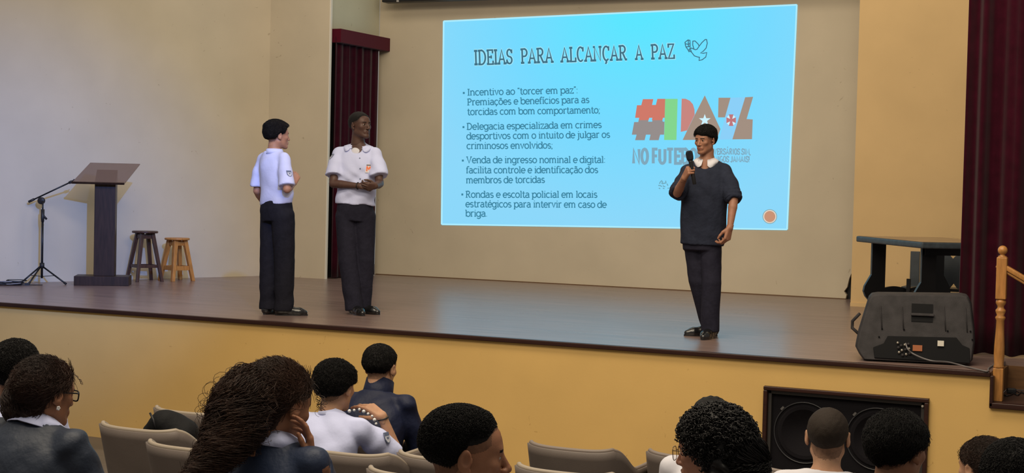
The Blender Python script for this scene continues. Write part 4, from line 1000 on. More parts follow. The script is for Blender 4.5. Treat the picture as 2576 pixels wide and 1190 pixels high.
def hair_short(h, thick=0.012, fade=0.05, front=0.078, nape=-0.06, side=0.018, top=0.0, amp=0.0022, freq=170, fringe=0.0, seed=0.0, wide=0.0, low=0.0):
    S = Solid((-0.12, -0.15, -0.10), (0.12, 0.13, 0.175), h)
    X, Y, Z = S.grid()
    q = np.sqrt((X/0.077)**2+((Y+0.018)/0.099)**2+((Z-0.038)/0.083)**2); k1 = np.sqrt((X/0.077**2)**2+((Y+0.018)/0.099**2)**2+((Z-0.038)/0.083**2)**2)
    d = q*(q-1)/(k1+1e-6)
    q = np.sqrt((X/0.062)**2+((Y-0.045)/0.050)**2+((Z-0.035)/0.055)**2); k1 = np.sqrt((X/0.062**2)**2+((Y-0.045)/0.050**2)**2+((Z-0.035)/0.055**2)**2)
    d2 = q*(q-1)/(k1+1e-6); kk = 0.02; hh = np.clip(0.5+0.5*(d-d2)/kk, 0, 1); d = d*(1-hh)+d2*hh-kk*hh*(1-hh)
    q = np.sqrt((X/0.064)**2+((Y-0.032)/0.062)**2+((Z+0.02)/0.082)**2); k1 = np.sqrt((X/0.064**2)**2+((Y-0.032)/0.062**2)**2+((Z+0.02)/0.082**2)**2)
    d2 = q*(q-1)/(k1+1e-6); kk = 0.03; hh = np.clip(0.5+0.5*(d-d2)/kk, 0, 1); d = d*(1-hh)+d2*hh-kk*hh*(1-hh)
    t = np.clip(-(Z+0.055)/0.12, 0, 1); dn = np.sqrt(X**2+(Y+0.022+0.018*t)**2)-(0.054+0.003*t); dn = np.where(Z < -0.015, dn, 1.0); d = np.minimum(d, dn+0.004)
    zm = zmin_short(Y, front, nape, side, low)+0.006*np.sin(60*X+seed)
    ab = Z-zm
    g = sstep(0, fade, ab)
    th = 0.0015+(thick+top*sstep(0.05, 0.11, Z)+wide*sstep(0.03, 0.07, np.abs(X)))*g
    n = amp*g*(np.sin(freq*X+3*np.sin(0.6*freq*Y+seed))*np.sin(freq*Y+2*np.sin(freq*0.7*Z))+0.6*np.sin(freq*0.9*Z+4*np.sin(0.4*freq*X)+seed))
    D = np.maximum(d-th-n, (-ab)*0.8)
    if fringe > 0:
        F_ = np.sqrt((X/0.070)**2+((Y-0.052)/0.040)**2+((Z-0.075)/fringe)**2); D = np.minimum(D, (F_-1)*0.03+n)
    # keep off the inside of the head
    D = np.maximum(D, -(d+0.006))
    S.D = D.astype(np.float32); return S
def xform(V, R, o): return V@R.T+o
# ---- hands: wrist at origin, y along the fingers, z out of the back of the hand, x across (thumb at -x*side)
def hand_caps(side, curls, spread=1.0, thumb=((-0.55, 0.65, -0.35), 0.35), scale=1.0):
    """returns list of (a, b, ra, rb); curls = 4 tuples of three joint angles in degrees, index finger first"""
    out = []; tx = -side   # thumb side
    xs = [0.027*tx, 0.009*tx, -0.009*tx, -0.026*tx]; ys = [0.084, 0.088, 0.084, 0.076]; ln = [(0.042, 0.026, 0.020), (0.046, 0.029, 0.021), (0.042, 0.027, 0.021), (0.033, 0.020, 0.018)]
    for i in range(4):
        w0 = np.array([xs[i]*0.62, 0.008, 0.0]); k_ = np.array([xs[i], ys[i], 0.002*(1 if i in (1, 2) else 0)])
        out.append((w0, k_, 0.0135, 0.0115))
        a = 0.0; p = k_; sp = math.radians(4.5*spread*(1.5-i))*tx
        for j in range(3):
            a += math.radians(curls[i][j]); d = np.array([math.sin(sp)*math.cos(a), math.cos(sp)*math.cos(a), -math.sin(a)])
            r0 = (0.0093, 0.0084, 0.0076)[j]*(1 if i < 3 else 0.88); r1 = (0.0086, 0.0077, 0.0064)[j]*(1 if i < 3 else 0.88)
            q_ = p+d*ln[i][j]; out.append((p, q_, r0, r1)); p = q_
    td, bend = thumb; d = np.array([td[0]*(-tx)*-1, td[1], td[2]]); d[0] = abs(td[0])*tx; d /= np.linalg.norm(d)
    b0 = np.array([tx*0.016, 0.016, -0.006]); b1 = b0+d*0.042
    out.append((b0, b1, 0.0145, 0.0115))
    d2 = d+np.array([-tx*bend, 0.35, -0.1]); d2 /= np.linalg.norm(d2); b2 = b1+d2*0.031; out.append((b1, b2, 0.0105, 0.0092))
    d3 = d2+np.array([-tx*bend*0.8, 0.2, -0.1]); d3 /= np.linalg.norm(d3); out.append((b2, b2+d3*0.024, 0.0092, 0.0074))
    return [(a*scale, b*scale, ra*scale, rb*scale) for a, b, ra, rb in out]
def hand_frame(dirv, palm):
    y = np.array(dirv, float); y /= np.linalg.norm(y); z = -np.array(palm, float); z = z-y*(z@y); z /= np.linalg.norm(z)
    return np.column_stack([np.cross(y, z), y, z])
RELAX = [(22, 28, 18), (26, 32, 20), (30, 36, 22), (34, 38, 24)]
GRIP = [(70, 78, 40), (72, 82, 42), (74, 84, 44), (76, 84, 44)]
FIST = [(75, 85, 50)]*4
CLASP = [(48, 55, 30), (50, 58, 30), (52, 60, 32), (54, 60, 32)]
def hand_solid(side, origin, R, curls, h=0.0032, forearm=None, scale=1.0, **kw):
    caps = [(origin+R@a, origin+R@b, ra, rb) for a, b, ra, rb in hand_caps(side, curls, scale=scale, **kw)]
    P = np.array([c[0] for c in caps]+[c[1] for c in caps]); lo = P.min(0)-0.03; hi = P.max(0)+0.03
    S = Solid(lo, hi, h)
    for i, (a, b, ra, rb) in enumerate(caps):
        palm_ = (i % 4 == 0 and i < 16) or i == 16
        S.cap(a, b, ra, rb, 0.010 if palm_ else 0.0035)
    if forearm is not None: S.cap(origin+(forearm-origin)*0.25, origin, 0.029*scale, 0.0235*scale, 0.012)
    return S
def vec(*a): return np.array(a, float)
def torso_frame(pel, neck, right):
    z = neck-pel; z = z/np.linalg.norm(z); x = np.array(right, float); x = x-z*(x@z); x /= np.linalg.norm(x)
    return np.column_stack([x, np.cross(z, x), z])
def skin_mats(name, col, rough=0.5):
    a = mat(name, col, rough=rough, spec=0.35, var=0.10, vscale=25, bump=0.08, bscale=220)
    a.node_tree.nodes['Principled BSDF'].inputs['Subsurface Weight'].default_value = 0.08
    lip = mat(name+'_lips', (col[0]*0.72, col[1]*0.50, col[2]*0.52, 1), rough=0.4)
    st = mat(name+'_stubble', tuple(c*0.5 for c in col[:3])+(1,), rough=0.7, var=0.2, vscale=90)
    return [a, lip, st]
HAIRB = mat('black_hair', (0.006, 0.005, 0.005, 1), rough=0.6, spec=0.22, bump=0.5, bscale=260)
HAIRM = mat('dark_brown_hair', (0.026, 0.012, 0.007, 1), rough=0.5, spec=0.35, bump=0.4, bscale=200, var=0.4, vscale=20)
EYE_W = mat('eye_white', (0.45, 0.41, 0.37, 1), rough=0.45, spec=0.2); EYE_D = mat('eye_iris', (0.012, 0.007, 0.005, 1), rough=0.35, spec=0.3)
BROW = HAIRB
SHOE = mat('black_shoe_leather', (0.008, 0.008, 0.009, 1), rough=0.22, spec=0.7)

def person(name, label, base, facing, P, H=1.75, skin=None, shirt=None, trousers=None, hair=None, head=None, seated=False, hh=0.004, bh=0.009, ch=0.009, hands=True, group=None, extras=None, legs=True, eyes=True):
    """P = dict of joints in the local frame (x right, y forward, z up from the feet)"""
    t = thing(name, label, 'person', base, -facing, group)
    sc = H/1.75
    pel, neck = vec(*P['pelvis']), vec(*P['neck'])
    shl, shr = vec(*P['shl']), vec(*P['shr']); R = torso_frame(pel, neck, shr-shl)
    L = np.linalg.norm(neck-pel)
    # head placement
    hy, hp, hr = [math.radians(a) for a in P.get('head', (0, 0, 0))]
    HR = rotz(-hy)@rotx(-hp)@roty(hr)
    hc = neck+vec(*P.get('headoff', (0, 0.03, 0.135)))*sc
    hs = sc*P.get('headscale', 1.0)
    # ---------- body skin
    lo = np.array([-0.1, -0.1, 0]); hi = lo.copy()
    J = [v for k_, v in P.items() if k_ in ('pelvis', 'neck', 'shl', 'shr', 'ell', 'elr', 'wrl', 'wrr', 'knl', 'knr', 'anl', 'anr', 'hil', 'hir')]
    lo = np.array(J, float).min(0)-0.16; hi = np.array(J, float).max(0)+0.16
    B = Solid(lo, hi, bh)
    B.loft(pel, R, [(-0.04*sc, 0, 0, 0.13*sc, 0.085*sc), (0.1*sc, 0, 0.0, 0.125*sc, 0.085*sc), (L*0.5, 0, 0.01, 0.13*sc, 0.09*sc), (L*0.78, 0, 0.005, 0.145*sc, 0.088*sc), (L*0.93, 0, 0, 0.10*sc, 0.06*sc), (L, 0, 0, 0.06*sc, 0.05*sc)], 0.02)
    B.cap(neck-R[:, 2]*0.03, hc+HR@vec(0, -0.03, -0.09)*hs, 0.060*sc, 0.054*sc, 0.03)
    for s_, sh, el, wr in ((-1, 'shl', 'ell', 'wrl'), (1, 'shr', 'elr', 'wrr')):
        a, b_, c = vec(*P[sh]), vec(*P[el]), vec(*P[wr])
        B.chain([a, a*0.5+b_*0.5, b_], [0.040*sc, 0.040*sc, 0.036*sc], 0.004)
        m_ = b_+(c-b_)*0.3; B.chain([b_, m_, c], [0.036*sc, 0.037*sc, 0.0235*sc], 0.004)
    if legs:
        for hp_, kn, an in (('hil', 'knl', 'anl'), ('hir', 'knr', 'anr')):
            B.chain([vec(*P[hp_]), vec(*P[kn]), vec(*P[an])], [0.07*sc, 0.048*sc, 0.034*sc], 0.004)
    parts = [B]
    hd = head or {}
    HS = head_solid(hh, fat=hd.get('fat', 1.0), jaw=hd.get('jaw', 1.0), nose=hd.get('nose', 1.0))
    Vh, Fh = HS.mesh(); Vh = laplace(Vh, Fh, 1, 0.4); nb = 0
    zmf = lambda q_: zmin_short(q_[:, 1], hair.get('front', 0.078), hair.get('nape', -0.06), hair.get('side', 0.018), hair.get('low', 0.0)) if hair else np.full(len(q_), 9.0)
    Vw = xform(Vh*hs, HR, hc)
    parts.append((Vw, Fh))
    if hands:
        for s_, key, wr, el in ((-1, 'handl', 'wrl', 'ell'), (1, 'handr', 'wrr', 'elr')):
            hv = P.get(key)
            if hv is None: hv = dict(dir=vec(*P[wr])-vec(*P[el]), palm=(-s_, 0, 0), curls=RELAX)
            kw = {k_: hv[k_] for k_ in ('spread', 'thumb') if k_ in hv}
            parts.append(hand_solid(s_, vec(*P[wr]), hand_frame(hv['dir'], hv['palm']), hv['curls'], h=hv.get('h', 0.0036), forearm=vec(*P[el]), scale=sc*hv.get('scale', 1.0), **kw))
    def mf(c):
        q_ = (c-hc)@HR/hs; m_ = np.zeros(len(c), int)
        inh = (np.abs(q_[:, 0]) < 0.1) & (np.abs(q_[:, 1]) < 0.14) & (q_[:, 2] > -0.12) & (q_[:, 2] < 0.15)
        x, y, z = q_[:, 0], q_[:, 1], q_[:, 2]
        lip = inh & (y > 0.084) & (np.abs(x) < 0.024) & (np.abs(z+0.0605) < 0.0095*(1-(x/0.028)**2)+0.001)
        m_[lip] = 1
        if hair and hair.get('stub', 0) > 0:
            zm = zmf(q_); m_[inh & (z > zm-hair['stub']) & (z < zm+0.03) & (y < 0.06) & (np.abs(x) < 0.078)] = 2
            m_[inh & (z > zm) & (np.abs(x) < 0.078)] = 2
        br = inh & (np.abs(z-0.0255-0.05*(np.abs(x)-0.028)*0) < 0.0038) & (np.abs(x) > 0.013) & (np.abs(x) < 0.047) & (y > 0.068)
        m_[br] = 3
        return m_
    sk = list(skin)+[BROW]
    body = mesh_obj('body', parts, sk, t, matfn=mf, it=1)
    if eyes:
        for sx in (-1, 1):
            V, F = sphere_mesh(0.0122*hs, 28, 18); c = HR@(vec(sx*0.032, 0.0785, 0.007)*hs)+hc
            iris = HR@rotz(math.radians(hd.get('gaze', 0)))@vec(0, 1, -0.05)
            def ef(cc, iris=iris): return (cc@iris > 0.0122*hs*0.80).astype(int)
            o = mesh_obj('eye', [(V, F)], [EYE_W, EYE_D], t, matfn=ef, it=0); o.data.transform(Matrix.Translation(Vector(c)))
    # ---------- hair
    if hair:
        if hair.get('kind', 'short') != 'none':
            kw = {k_: hair[k_] for k_ in ('thick', 'fade', 'front', 'nape', 'side', 'top', 'amp', 'freq', 'fringe', 'seed', 'wide', 'low') if k_ in hair}
            S = hair_short(hair.get('h', 0.004), **kw); V, F = S.mesh(); V = laplace(V, F, 1, 0.3)
            if hair.get('noise', 0):
                a_ = hair['noise']; V = V+a_*np.sin(V[:, [1, 2, 0]]*190)*0.5
            mesh_obj('hair', [(xform(V*hs, HR, hc), F)], hair.get('mat', HAIRB), t)
            fz = hair.get('fuzz')
            if fz:
                # short individual hairs / coils growing out of the cap, following its normals
                cnt, ln_, hel, rr_, lay_o = fz; rg = np.random.RandomState(int(1000*abs(hc[0]))+7)
                e1 = V[F[:, 1]]-V[F[:, 0]]; e2 = V[F[:, 3]]-V[F[:, 0]]; nn = np.cross(e1, e2); ar = np.linalg.norm(nn, axis=1); nn /= ar[:, None]+1e-12; cen = V[F].mean(1)
                ctr_ = np.array([0, -0.018, 0.038]); flip = ((cen-ctr_)*nn).sum(1) < 0; ok = (~flip) & (cen[:, 2] > zmin_short(cen[:, 1], hair.get('front', 0.078), hair.get('nape', -0.06), hair.get('side', 0.018), hair.get('low', 0.0))+0.012)
                pr = ar*ok; idx_ = rg.choice(len(F), cnt, p=pr/pr.sum()); p0 = cen[idx_]+(e1[idx_]*rg.uniform(-0.5, 0.5, (cnt, 1))+e2[idx_]*rg.uniform(-0.5, 0.5, (cnt, 1))); n_ = nn[idx_]
                fl = np.array(lay_o, float); tg = fl-(n_@fl)[:, None]*n_; tg = tg/(np.linalg.norm(tg, axis=1, keepdims=True)+1e-9)+rg.normal(0, 0.55, (cnt, 3)); tg -= (tg*n_).sum(1)[:, None]*n_; tg /= np.linalg.norm(tg, axis=1, keepdims=True)+1e-9
                bt = np.cross(n_, tg); Kp = 9; s_ = np.linspace(0, 1, Kp); L_ = ln_*rg.uniform(0.6, 1.2, (cnt, 1, 1)); ph = rg.uniform(0, 6.28, (cnt, 1, 1)); tr = hair.get('fturn', 1.6)
                S_ = s_[None, :, None]; A_ = p0[:, None]+L_*(tg[:, None]*S_*0.8+n_[:, None]*(0.9*S_-0.75*S_**2)*hair.get('flift', 0.55))+hel*(np.cos(ph+6.28*tr*S_)*bt[:, None]+np.sin(ph+6.28*tr*S_)*n_[:, None])
                tube_batch('hair_texture', xform((A_*hs).reshape(-1, 3), HR, hc).reshape(A_.shape), rr_*hs*(1-0.5*s_**2), hair.get('mat', HAIRB), t)
    if shirt: shirt(t, P, R, L, sc, pel, neck, ch, HR, hc)
    if trousers: trousers(t, P, R, L, sc, pel, neck, ch)
    if extras: extras(t, P, R, L, sc, pel, neck, HR, hc, hs)
    return t
def tube_batch(name, A, r, m, parent):
    """many thin three-sided tubes at once; A is (count, points, 3), r is (points,) or (count, points)"""
    A = np.asarray(A, float); N, K, _ = A.shape; r = np.broadcast_to(np.asarray(r, float), (N, K))
    T = np.empty_like(A); T[:, 1:-1] = A[:, 2:]-A[:, :-2]; T[:, 0] = A[:, 1]-A[:, 0]; T[:, -1] = A[:, -1]-A[:, -2]
    T /= np.linalg.norm(T, axis=2, keepdims=True)+1e-9
    a = np.cross(T, np.array([0.31, 0.23, 0.92])); a /= np.linalg.norm(a, axis=2, keepdims=True)+1e-9; b = np.cross(T, a)
    V = np.stack([A+r[..., None]*(math.cos(q)*a+math.sin(q)*b) for q in (0, 2.0944, 4.18879)], 2).reshape(-1, 3)
    base = (np.arange(N)[:, None]*K+np.arange(K-1)[None])*3; F = []
    for q in range(3): F.append(np.stack([base+q, base+(q+1) % 3, base+3+(q+1) % 3, base+3+q], -1).reshape(-1, 4))
    return mesh_obj(name, [(V, np.concatenate(F))], m, parent, it=0)
def sphere_mesh(r, nu=16, nv=12):
    V = []; F = []
    for j in range(nv+1):
        ph = math.pi*j/nv
        for i in range(nu): th = 2*math.pi*i/nu; V.append((r*math.sin(ph)*math.cos(th), r*math.sin(ph)*math.sin(th), r*math.cos(ph)))
    for j in range(nv):
        for i in range(nu): F.append((j*nu+i, (j+1)*nu+i, (j+1)*nu+(i+1) % nu, j*nu+(i+1) % nu))
    return np.array(V), np.array(F)

SURF = [None]
def sdf_at(S, p):
    i = (np.array(p)-S.lo)/S.h; i = np.clip(i, 0, S.n-1.001); j = i.astype(int); f = i-j; D = S.D; r = 0.0
    for a in (0, 1):
        for b in (0, 1):
            for c in (0, 1): r += D[j[0]+a, j[1]+b, j[2]+c]*(f[0] if a else 1-f[0])*(f[1] if b else 1-f[1])*(f[2] if c else 1-f[2])
    return float(r)
def surf_hit(S, o, d, t0, t1, up_=(0, 0, 1)):
    """first hit of the ray o + t d with the solid; returns point and frame (right, up, outward)"""
    d = d/np.linalg.norm(d); t_ = t0; hit = None
    while t_ < t1:
        p = o+d*t_
        if np.all(p > S.lo) and np.all(p < S.lo+(S.n-1)*S.h) and sdf_at(S, p) < 0: hit = p; break
        t_ += 0.004
    if hit is None: return None
    e = 0.03; g = np.array([sdf_at(S, hit+np.eye(3)[k_]*e)-sdf_at(S, hit-np.eye(3)[k_]*e) for k_ in range(3)]); n_ = g/(np.linalg.norm(g)+1e-9)
    u_ = np.array(up_, float)-n_*n_[2]; u_ /= np.linalg.norm(u_)
    return hit-d*0.004, np.column_stack([np.cross(u_, n_), u_, n_])
def make_shirt(m, name='shirt', sleeve=0.62, fat=1.0, hem=-0.02, hem_r=1.0, secs=None, collar='point', collar_m=None, wr=0.004, seed=0.0, cuff=None, slr=1.0, neckcut=0.0, over=0.0, wf=1.0):
    """sleeve: 0..1 covers upper arm, 1..2 reaches into the forearm"""
    def fn(t, P, R, L, sc, pel, neck, ch, HR, hc):
        J = [P[k_] for k_ in ('pelvis', 'neck', 'shl', 'shr', 'ell', 'elr', 'wrl', 'wrr')]
        lo = np.array(J, float).min(0)-0.22; hi = np.array(J, float).max(0)+0.2
        S = Solid(lo, hi, ch)
        ss = secs or [(hem, 0, 0.0, 0.168*hem_r, 0.122*hem_r), (0.08, 0, 0.0, 0.165, 0.12), (0.2, 0, 0.008, 0.165, 0.122), (0.33, 0, 0.008, 0.170, 0.125), (0.42, 0, 0.0, 0.172, 0.118), (0.485, 0, -0.004, 0.150, 0.098), (0.525, 0, -0.006, 0.105, 0.080), (0.552, 0, -0.006, 0.074, 0.068)]
        f_ = L/0.56
        S.loft(pel, R, [(a*f_, b*sc, c*sc, d*sc*fat, e*sc*fat) for a, b, c, d, e in ss], 0.02, p=2.5)
        Q = Solid(lo, hi, ch)
        for sh, el, wr_ in (('shl', 'ell', 'wrl'), ('shr', 'elr', 'wrr')):
            a, b_, c = vec(*P[sh]), vec(*P[el]), vec(*P[wr_])
            sl = P.get('sleeve_'+sh[-1], sleeve)
            r0, r1 = 0.056*sc, 0.061*sc*slr
            a0 = a; a = a+(neck-a)*0.06-vec(0, 0, 0.004*sc)
            S.cap(neck+(a-neck)*0.30-R[:, 2]*0.025*sc, a, 0.052*sc, 0.054*sc, 0.03)
            if sl <= 1:
                mid = a*0.5+(a+(b_-a)*sl)*0.5+P.get('sag', vec(0, 0, 0)); Q.cap(a, mid, r0, (r0+r1)/2*1.04, 0.03); Q.cap(mid, a+(b_-a)*sl, (r0+r1)/2*1.04, r1, 0.02)
            else:
                Q.cap(a, b_, r0, r1*0.98, 0.035); e = b_+(c-b_)*(sl-1); Q.cap(b_, e, r1*0.98, r1*(0.92 if sl < 1.6 else 0.72), 0.02)
        def cutter(D, X, Y, Z):
            for sh, el, wr_ in (('shl', 'ell', 'wrl'), ('shr', 'elr', 'wrr')):
                a, b_, c = vec(*P[sh]), vec(*P[el]), vec(*P[wr_]); sl = P.get('sleeve_'+sh[-1], sleeve)
                if sl <= 1: e = a+(b_-a)*(sl+0.02); n = b_-a
                else: e = b_+(c-b_)*(sl-1+0.02); n = c-b_
                n = n/np.linalg.norm(n); d = (X-e[0])*n[0]+(Y-e[1])*n[1]+(Z-e[2])*n[2]
                r = np.sqrt((X-e[0])**2+(Y-e[1])**2+(Z-e[2])**2)
                D = np.where(r < 0.125*sc*slr, np.maximum(D, d), D)
            return D
        Q.field(cutter); k_ = 0.02
        hh_ = np.clip(0.5+0.5*(S.D-Q.D)/k_, 0, 1); S.D = (S.D*(1-hh_)+Q.D*hh_-k_*hh_*(1-hh_)).astype(np.float32)
        S.field(lambda D, X, Y, Z: wrinkle(D, X, Y, Z, wr, wf, seed))
        # neck opening
        nk = neck+R[:, 2]*0.0
        S.cap(nk-R[:, 2]*0.02, hc+HR@vec(0, -0.02, -0.05), 0.062*sc, 0.06*sc, 0.0, sub=True)
        if neckcut: S.ell(nk+R@vec(0, 0.085, -0.03), (0.055, 0.06, neckcut), 0.0, sub=True)
        ob = mesh_obj(name, [S], m, t); SURF[0] = S
        if collar:
            cm_ = collar_m or m
            c0 = neck+R@vec(0, 0.002, -0.006*sc)
            vs = []; fs = []; n = 44
            def ringp(a_, r, z, ay=1.0):
                return c0+R@vec(r*math.sin(a_), -r*math.cos(a_)*ay, z)
            rmax = 0.13 if collar == 'open' else 0.100
            def push(a_, r, z, ay=1.0, gap=0.005):
                for _ in range(30):
                    p = ringp(a_, r, z, ay)
                    if sdf_at(S, p) > gap or r > rmax: break
                    r += 0.003
                return p
            if collar in ('point', 'open'):
                spread_ = 2.85 if collar == 'point' else 2.5
                for i in range(n+1):
                    a_ = -spread_+2*spread_*i/n; f2 = abs(a_)/spread_
                    zt = 0.040-0.034*f2**2 if collar == 'point' else 0.040-0.062*f2**2
                    point = max(0, (f2-0.70)/0.30); point = point*(1-max(0, (f2-0.93)/0.07)*0.75)
                    zo = -0.002-0.028*f2-0.042*point; ro = 0.076+0.008*f2
                    zm_ = (zt+zo)/2
                    vs += [ringp(a_, 0.061*sc, (zt-0.03)*sc, 1.02), ringp(a_, 0.0635*sc, zt*sc, 1.02), push(a_, 0.072*sc, zm_*sc, 1.05, 0.009), push(a_, ro*sc, zo*sc, 1.05, 0.009)]
                fs = [(4*i+j, 4*i+j+1, 4*i+j+5, 4*i+j+4) for i in range(n) for j in (0, 1, 2)]
            elif collar == 'high':
                for i in range(n+1):
                    a_ = -3.05+6.1*i/n; zt = 0.085-0.012*(abs(a_)/3.05)
                    vs += [ringp(a_, 0.090*sc, -0.045*sc, 1.05), ringp(a_, 0.082*sc, 0.02*sc, 1.05), ringp(a_, 0.078*sc, zt*sc, 1.05), ringp(a_, 0.070*sc, (zt-0.004)*sc, 1.05)]
                fs = [(4*i+j, 4*i+j+1, 4*i+j+5, 4*i+j+4) for i in range(n) for j in (0, 1, 2)]
            elif collar == 'band':
                for i in range(n+1):
                    a_ = -2.9+5.8*i/n
                    vs += [ringp(a_, 0.080*sc, -0.02*sc, 1.05), ringp(a_, 0.070*sc, 0.026*sc*(1-0.5*abs(a_)/2.9), 1.02), ringp(a_, 0.06*sc, 0.02*sc*(1-0.5*abs(a_)/2.9), 1.0)]
                fs = [(3*i+j, 3*i+j+1, 3*i+j+4, 3*i+j+3) for i in range(n) for j in (0, 1)]
            mb = MB(); mb.add(vs, fs); o = mb.build('collar', cm_, t, smooth=True)
            s_ = o.modifiers.new('t', 'SOLIDIFY'); s_.thickness = 0.003; s_.offset = 1
        return ob
    return fn
def make_trousers(m, wr=0.004, seed=1.0, waist=0.05, leg=1.0, shoes=SHOE, hemz=0.05):
    def fn(t, P, R, L, sc, pel, neck, ch):
        J = [P[k_] for k_ in ('pelvis', 'hil', 'hir', 'knl', 'knr', 'anl', 'anr')]
        lo = np.array(J, float).min(0)-0.2; hi = np.array(J, float).max(0)+0.2
        S = Solid(lo, hi, ch)
        S.loft(pel, R, [(-0.10*sc, 0, -0.005, 0.150*sc, 0.115*sc), (0.0, 0, -0.004, 0.162*sc, 0.125*sc), (0.10*sc, 0, 0, 0.150*sc, 0.112*sc), (waist*3*sc, 0, 0, 0.148*sc, 0.108*sc)], 0.03, p=2.4)
        for hp_, kn, an in (('hil', 'knl', 'anl'), ('hir', 'knr', 'anr')):
            a, b_, c = vec(*P[hp_]), vec(*P[kn]), vec(*P[an]); cz = c+(b_-c)/np.linalg.norm(b_-c)*(-0.01)
            S.chain([a, b_, cz], [0.094*sc*leg, 0.080*sc*leg, 0.074*sc*leg], 0.006)
        S.field(lambda D, X, Y, Z: wrinkle(D, X, Y, Z, wr*(0.5+1.2*np.exp(-((Z-0.12)/0.16)**2)), 0.9, seed))
        def cut(D, X, Y, Z):
            for kn, an in (('knl', 'anl'), ('knr', 'anr')):
                b_, c = vec(*P[kn]), vec(*P[an]); n = (c-b_)/np.linalg.norm(c-b_); e = c+n*hemz*0.3
                d = (X-e[0])*n[0]+(Y-e[1])*n[1]+(Z-e[2])*n[2]; r = np.sqrt((X-e[0])**2+(Y-e[1])**2+(Z-e[2])**2)
                D = np.where(r < 0.13, np.maximum(D, d), D)
            return D
        S.field(cut)
        mesh_obj('trousers', [S], m, t)
        for kn, an, ft, s_ in (('knl', 'anl', 'ftl', -1), ('knr', 'anr', 'ftr', 1)):
            c = vec(*P[an]); ang = math.radians(P.get(ft, s_*12)); d = vec(math.sin(ang), math.cos(ang), 0); rt_ = vec(d[1], -d[0], 0); f0 = vec(c[0], c[1], P.get('ground', 0.0))
            Q = Solid(f0+np.minimum(-d*0.1, d*0.24)-vec(0.08, 0.08, 0.01), f0+np.maximum(-d*0.1, d*0.24)+vec(0.08, 0.08, 0.15), 0.006)
            Q.chain([f0-d*0.045+vec(0, 0, 0.042), f0+d*0.06+vec(0, 0, 0.038), f0+d*0.135+vec(0, 0, 0.030), f0+d*0.185+vec(0, 0, 0.024)], [0.038*sc, 0.039*sc, 0.037*sc, 0.026*sc], 0.03)
            Q.cap(f0-d*0.02+vec(0, 0, 0.05), f0+vec(0, 0, 0.11), 0.038*sc, 0.036*sc, 0.03)
            Q.clip(f0+vec(0, 0, 0.002), (0, 0, -1))
            sh = mesh_obj('shoe', [Q], shoes, t)
            mb = MB(); poly = []
            for a_ in np.linspace(0, 2*math.pi, 29)[:-1]:
                ly = 0.07+0.145*math.cos(a_); wx = (0.040 if ly > 0.05 else 0.034)*sc*math.sin(a_); poly.append(f0+d*ly+rt_*wx)
            nn = len(poly); mb.add([p+vec(0, 0, 0.0) for p in poly]+[p+vec(0, 0, 0.013) for p in poly], [tuple(range(nn))[::-1], tuple(range(nn, 2*nn))]+[(i, (i+1) % nn, nn+(i+1) % nn, nn+i) for i in range(nn)])
            so = mb.build('sole', SHOE, sh)
    return fn
# ------------------------------------------------------------------ helpers that turn a pose seen in the photo into joints
def view_plane(base, px, py, off=0.0):
    r = ray(px, py); dep = (vec(*base)-EYEP)@FW; k_ = dep/(r@FW); p = EYEP+r*k_
    hd_ = vec(r[0], r[1], 0); hd_ /= np.linalg.norm(hd_); return p+hd_*off
class Pose:
    def __init__(s, base, facing): s.b = vec(*base); s.f = facing; s.R = rotz(facing); s.P = {}
    def loc(s, p): return s.R@(p-s.b)
    def hit(s, px, py):
        o = s.loc(EYEP); m_ = np.linalg.norm(o)
        for k_ in range(16):
            r_ = surf_hit(SURF[0], o, s.R@ray(px+(k_//2)*2*(1 if k_ % 2 else -1), py), m_-1.2, m_+1.2)
            if r_ is not None: return r_
    def w(s, q_): return s.R.T@np.array(q_, float)+s.b
    def dirl(s, dx, dy, dz):
        """direction given as (image right, away from viewer, up) -> local"""
        r = vec(math.cos(YAW), math.sin(YAW), 0); a = vec(-math.sin(YAW), math.cos(YAW), 0); return s.R@(r*dx+a*dy+vec(0, 0, dz))
    def j(s, key, px, py, off=0.0): s.P[key] = s.loc(view_plane(s.b, px, py, off)); return s
    def bone(s, key, par, px, py, length, sgn):
        """joint on the view ray of (px, py) at `length` from its parent; sgn -1 nearer the viewer, +1 farther"""
        p0 = s.w(s.P[par]); r = ray(px, py); r = r/np.linalg.norm(r); o = EYEP; m_ = (p0-o)@r; d2 = (p0-o)@(p0-o)-m_*m_; q_ = length*length-d2
        if q_ > 0: p = o+r*(m_+sgn*math.sqrt(q_))
        else:
            p = o+r*m_; p = p0+(p-p0)*min(1.0, length*1.08/np.linalg.norm(p-p0)) if math.sqrt(d2) > length*1.08 else p
        s.P[key] = s.loc(p); return s
NAVY_T = mat('black_navy_trouser_cloth', (0.0105, 0.0105, 0.017, 1), rough=0.85, spec=0.15, var=0.15, vscale=30, bump=0.15, bscale=40)
GREY_T = mat('dark_grey_trouser_cloth', (0.017, 0.0165, 0.029, 1), rough=0.85, spec=0.15, var=0.15, vscale=30, bump=0.15, bscale=40)
WHITE_S = mat('white_shirt_cotton', (0.56, 0.60, 0.86, 1), rough=0.8, spec=0.2, bump=0.15, bscale=22)
WHITE_C = mat('white_collar_cotton', (0.62, 0.61, 0.66, 1), rough=0.8, spec=0.2)
NAVY_S = mat('dark_navy_sweatshirt', (0.019, 0.023, 0.040, 1), rough=0.85, spec=0.15, bump=0.35, bscale=26, var=0.15, vscale=20)
NAVY_J = mat('navy_jacket_nylon', (0.022, 0.034, 0.072, 1), rough=0.55, spec=0.35, bump=0.5, bscale=12, var=0.12, vscale=6)
NAVY_J2 = mat('deep_navy_jacket_nylon', (0.006, 0.010, 0.035, 1), rough=0.6, spec=0.3, bump=0.4, bscale=14, var=0.12, vscale=6)
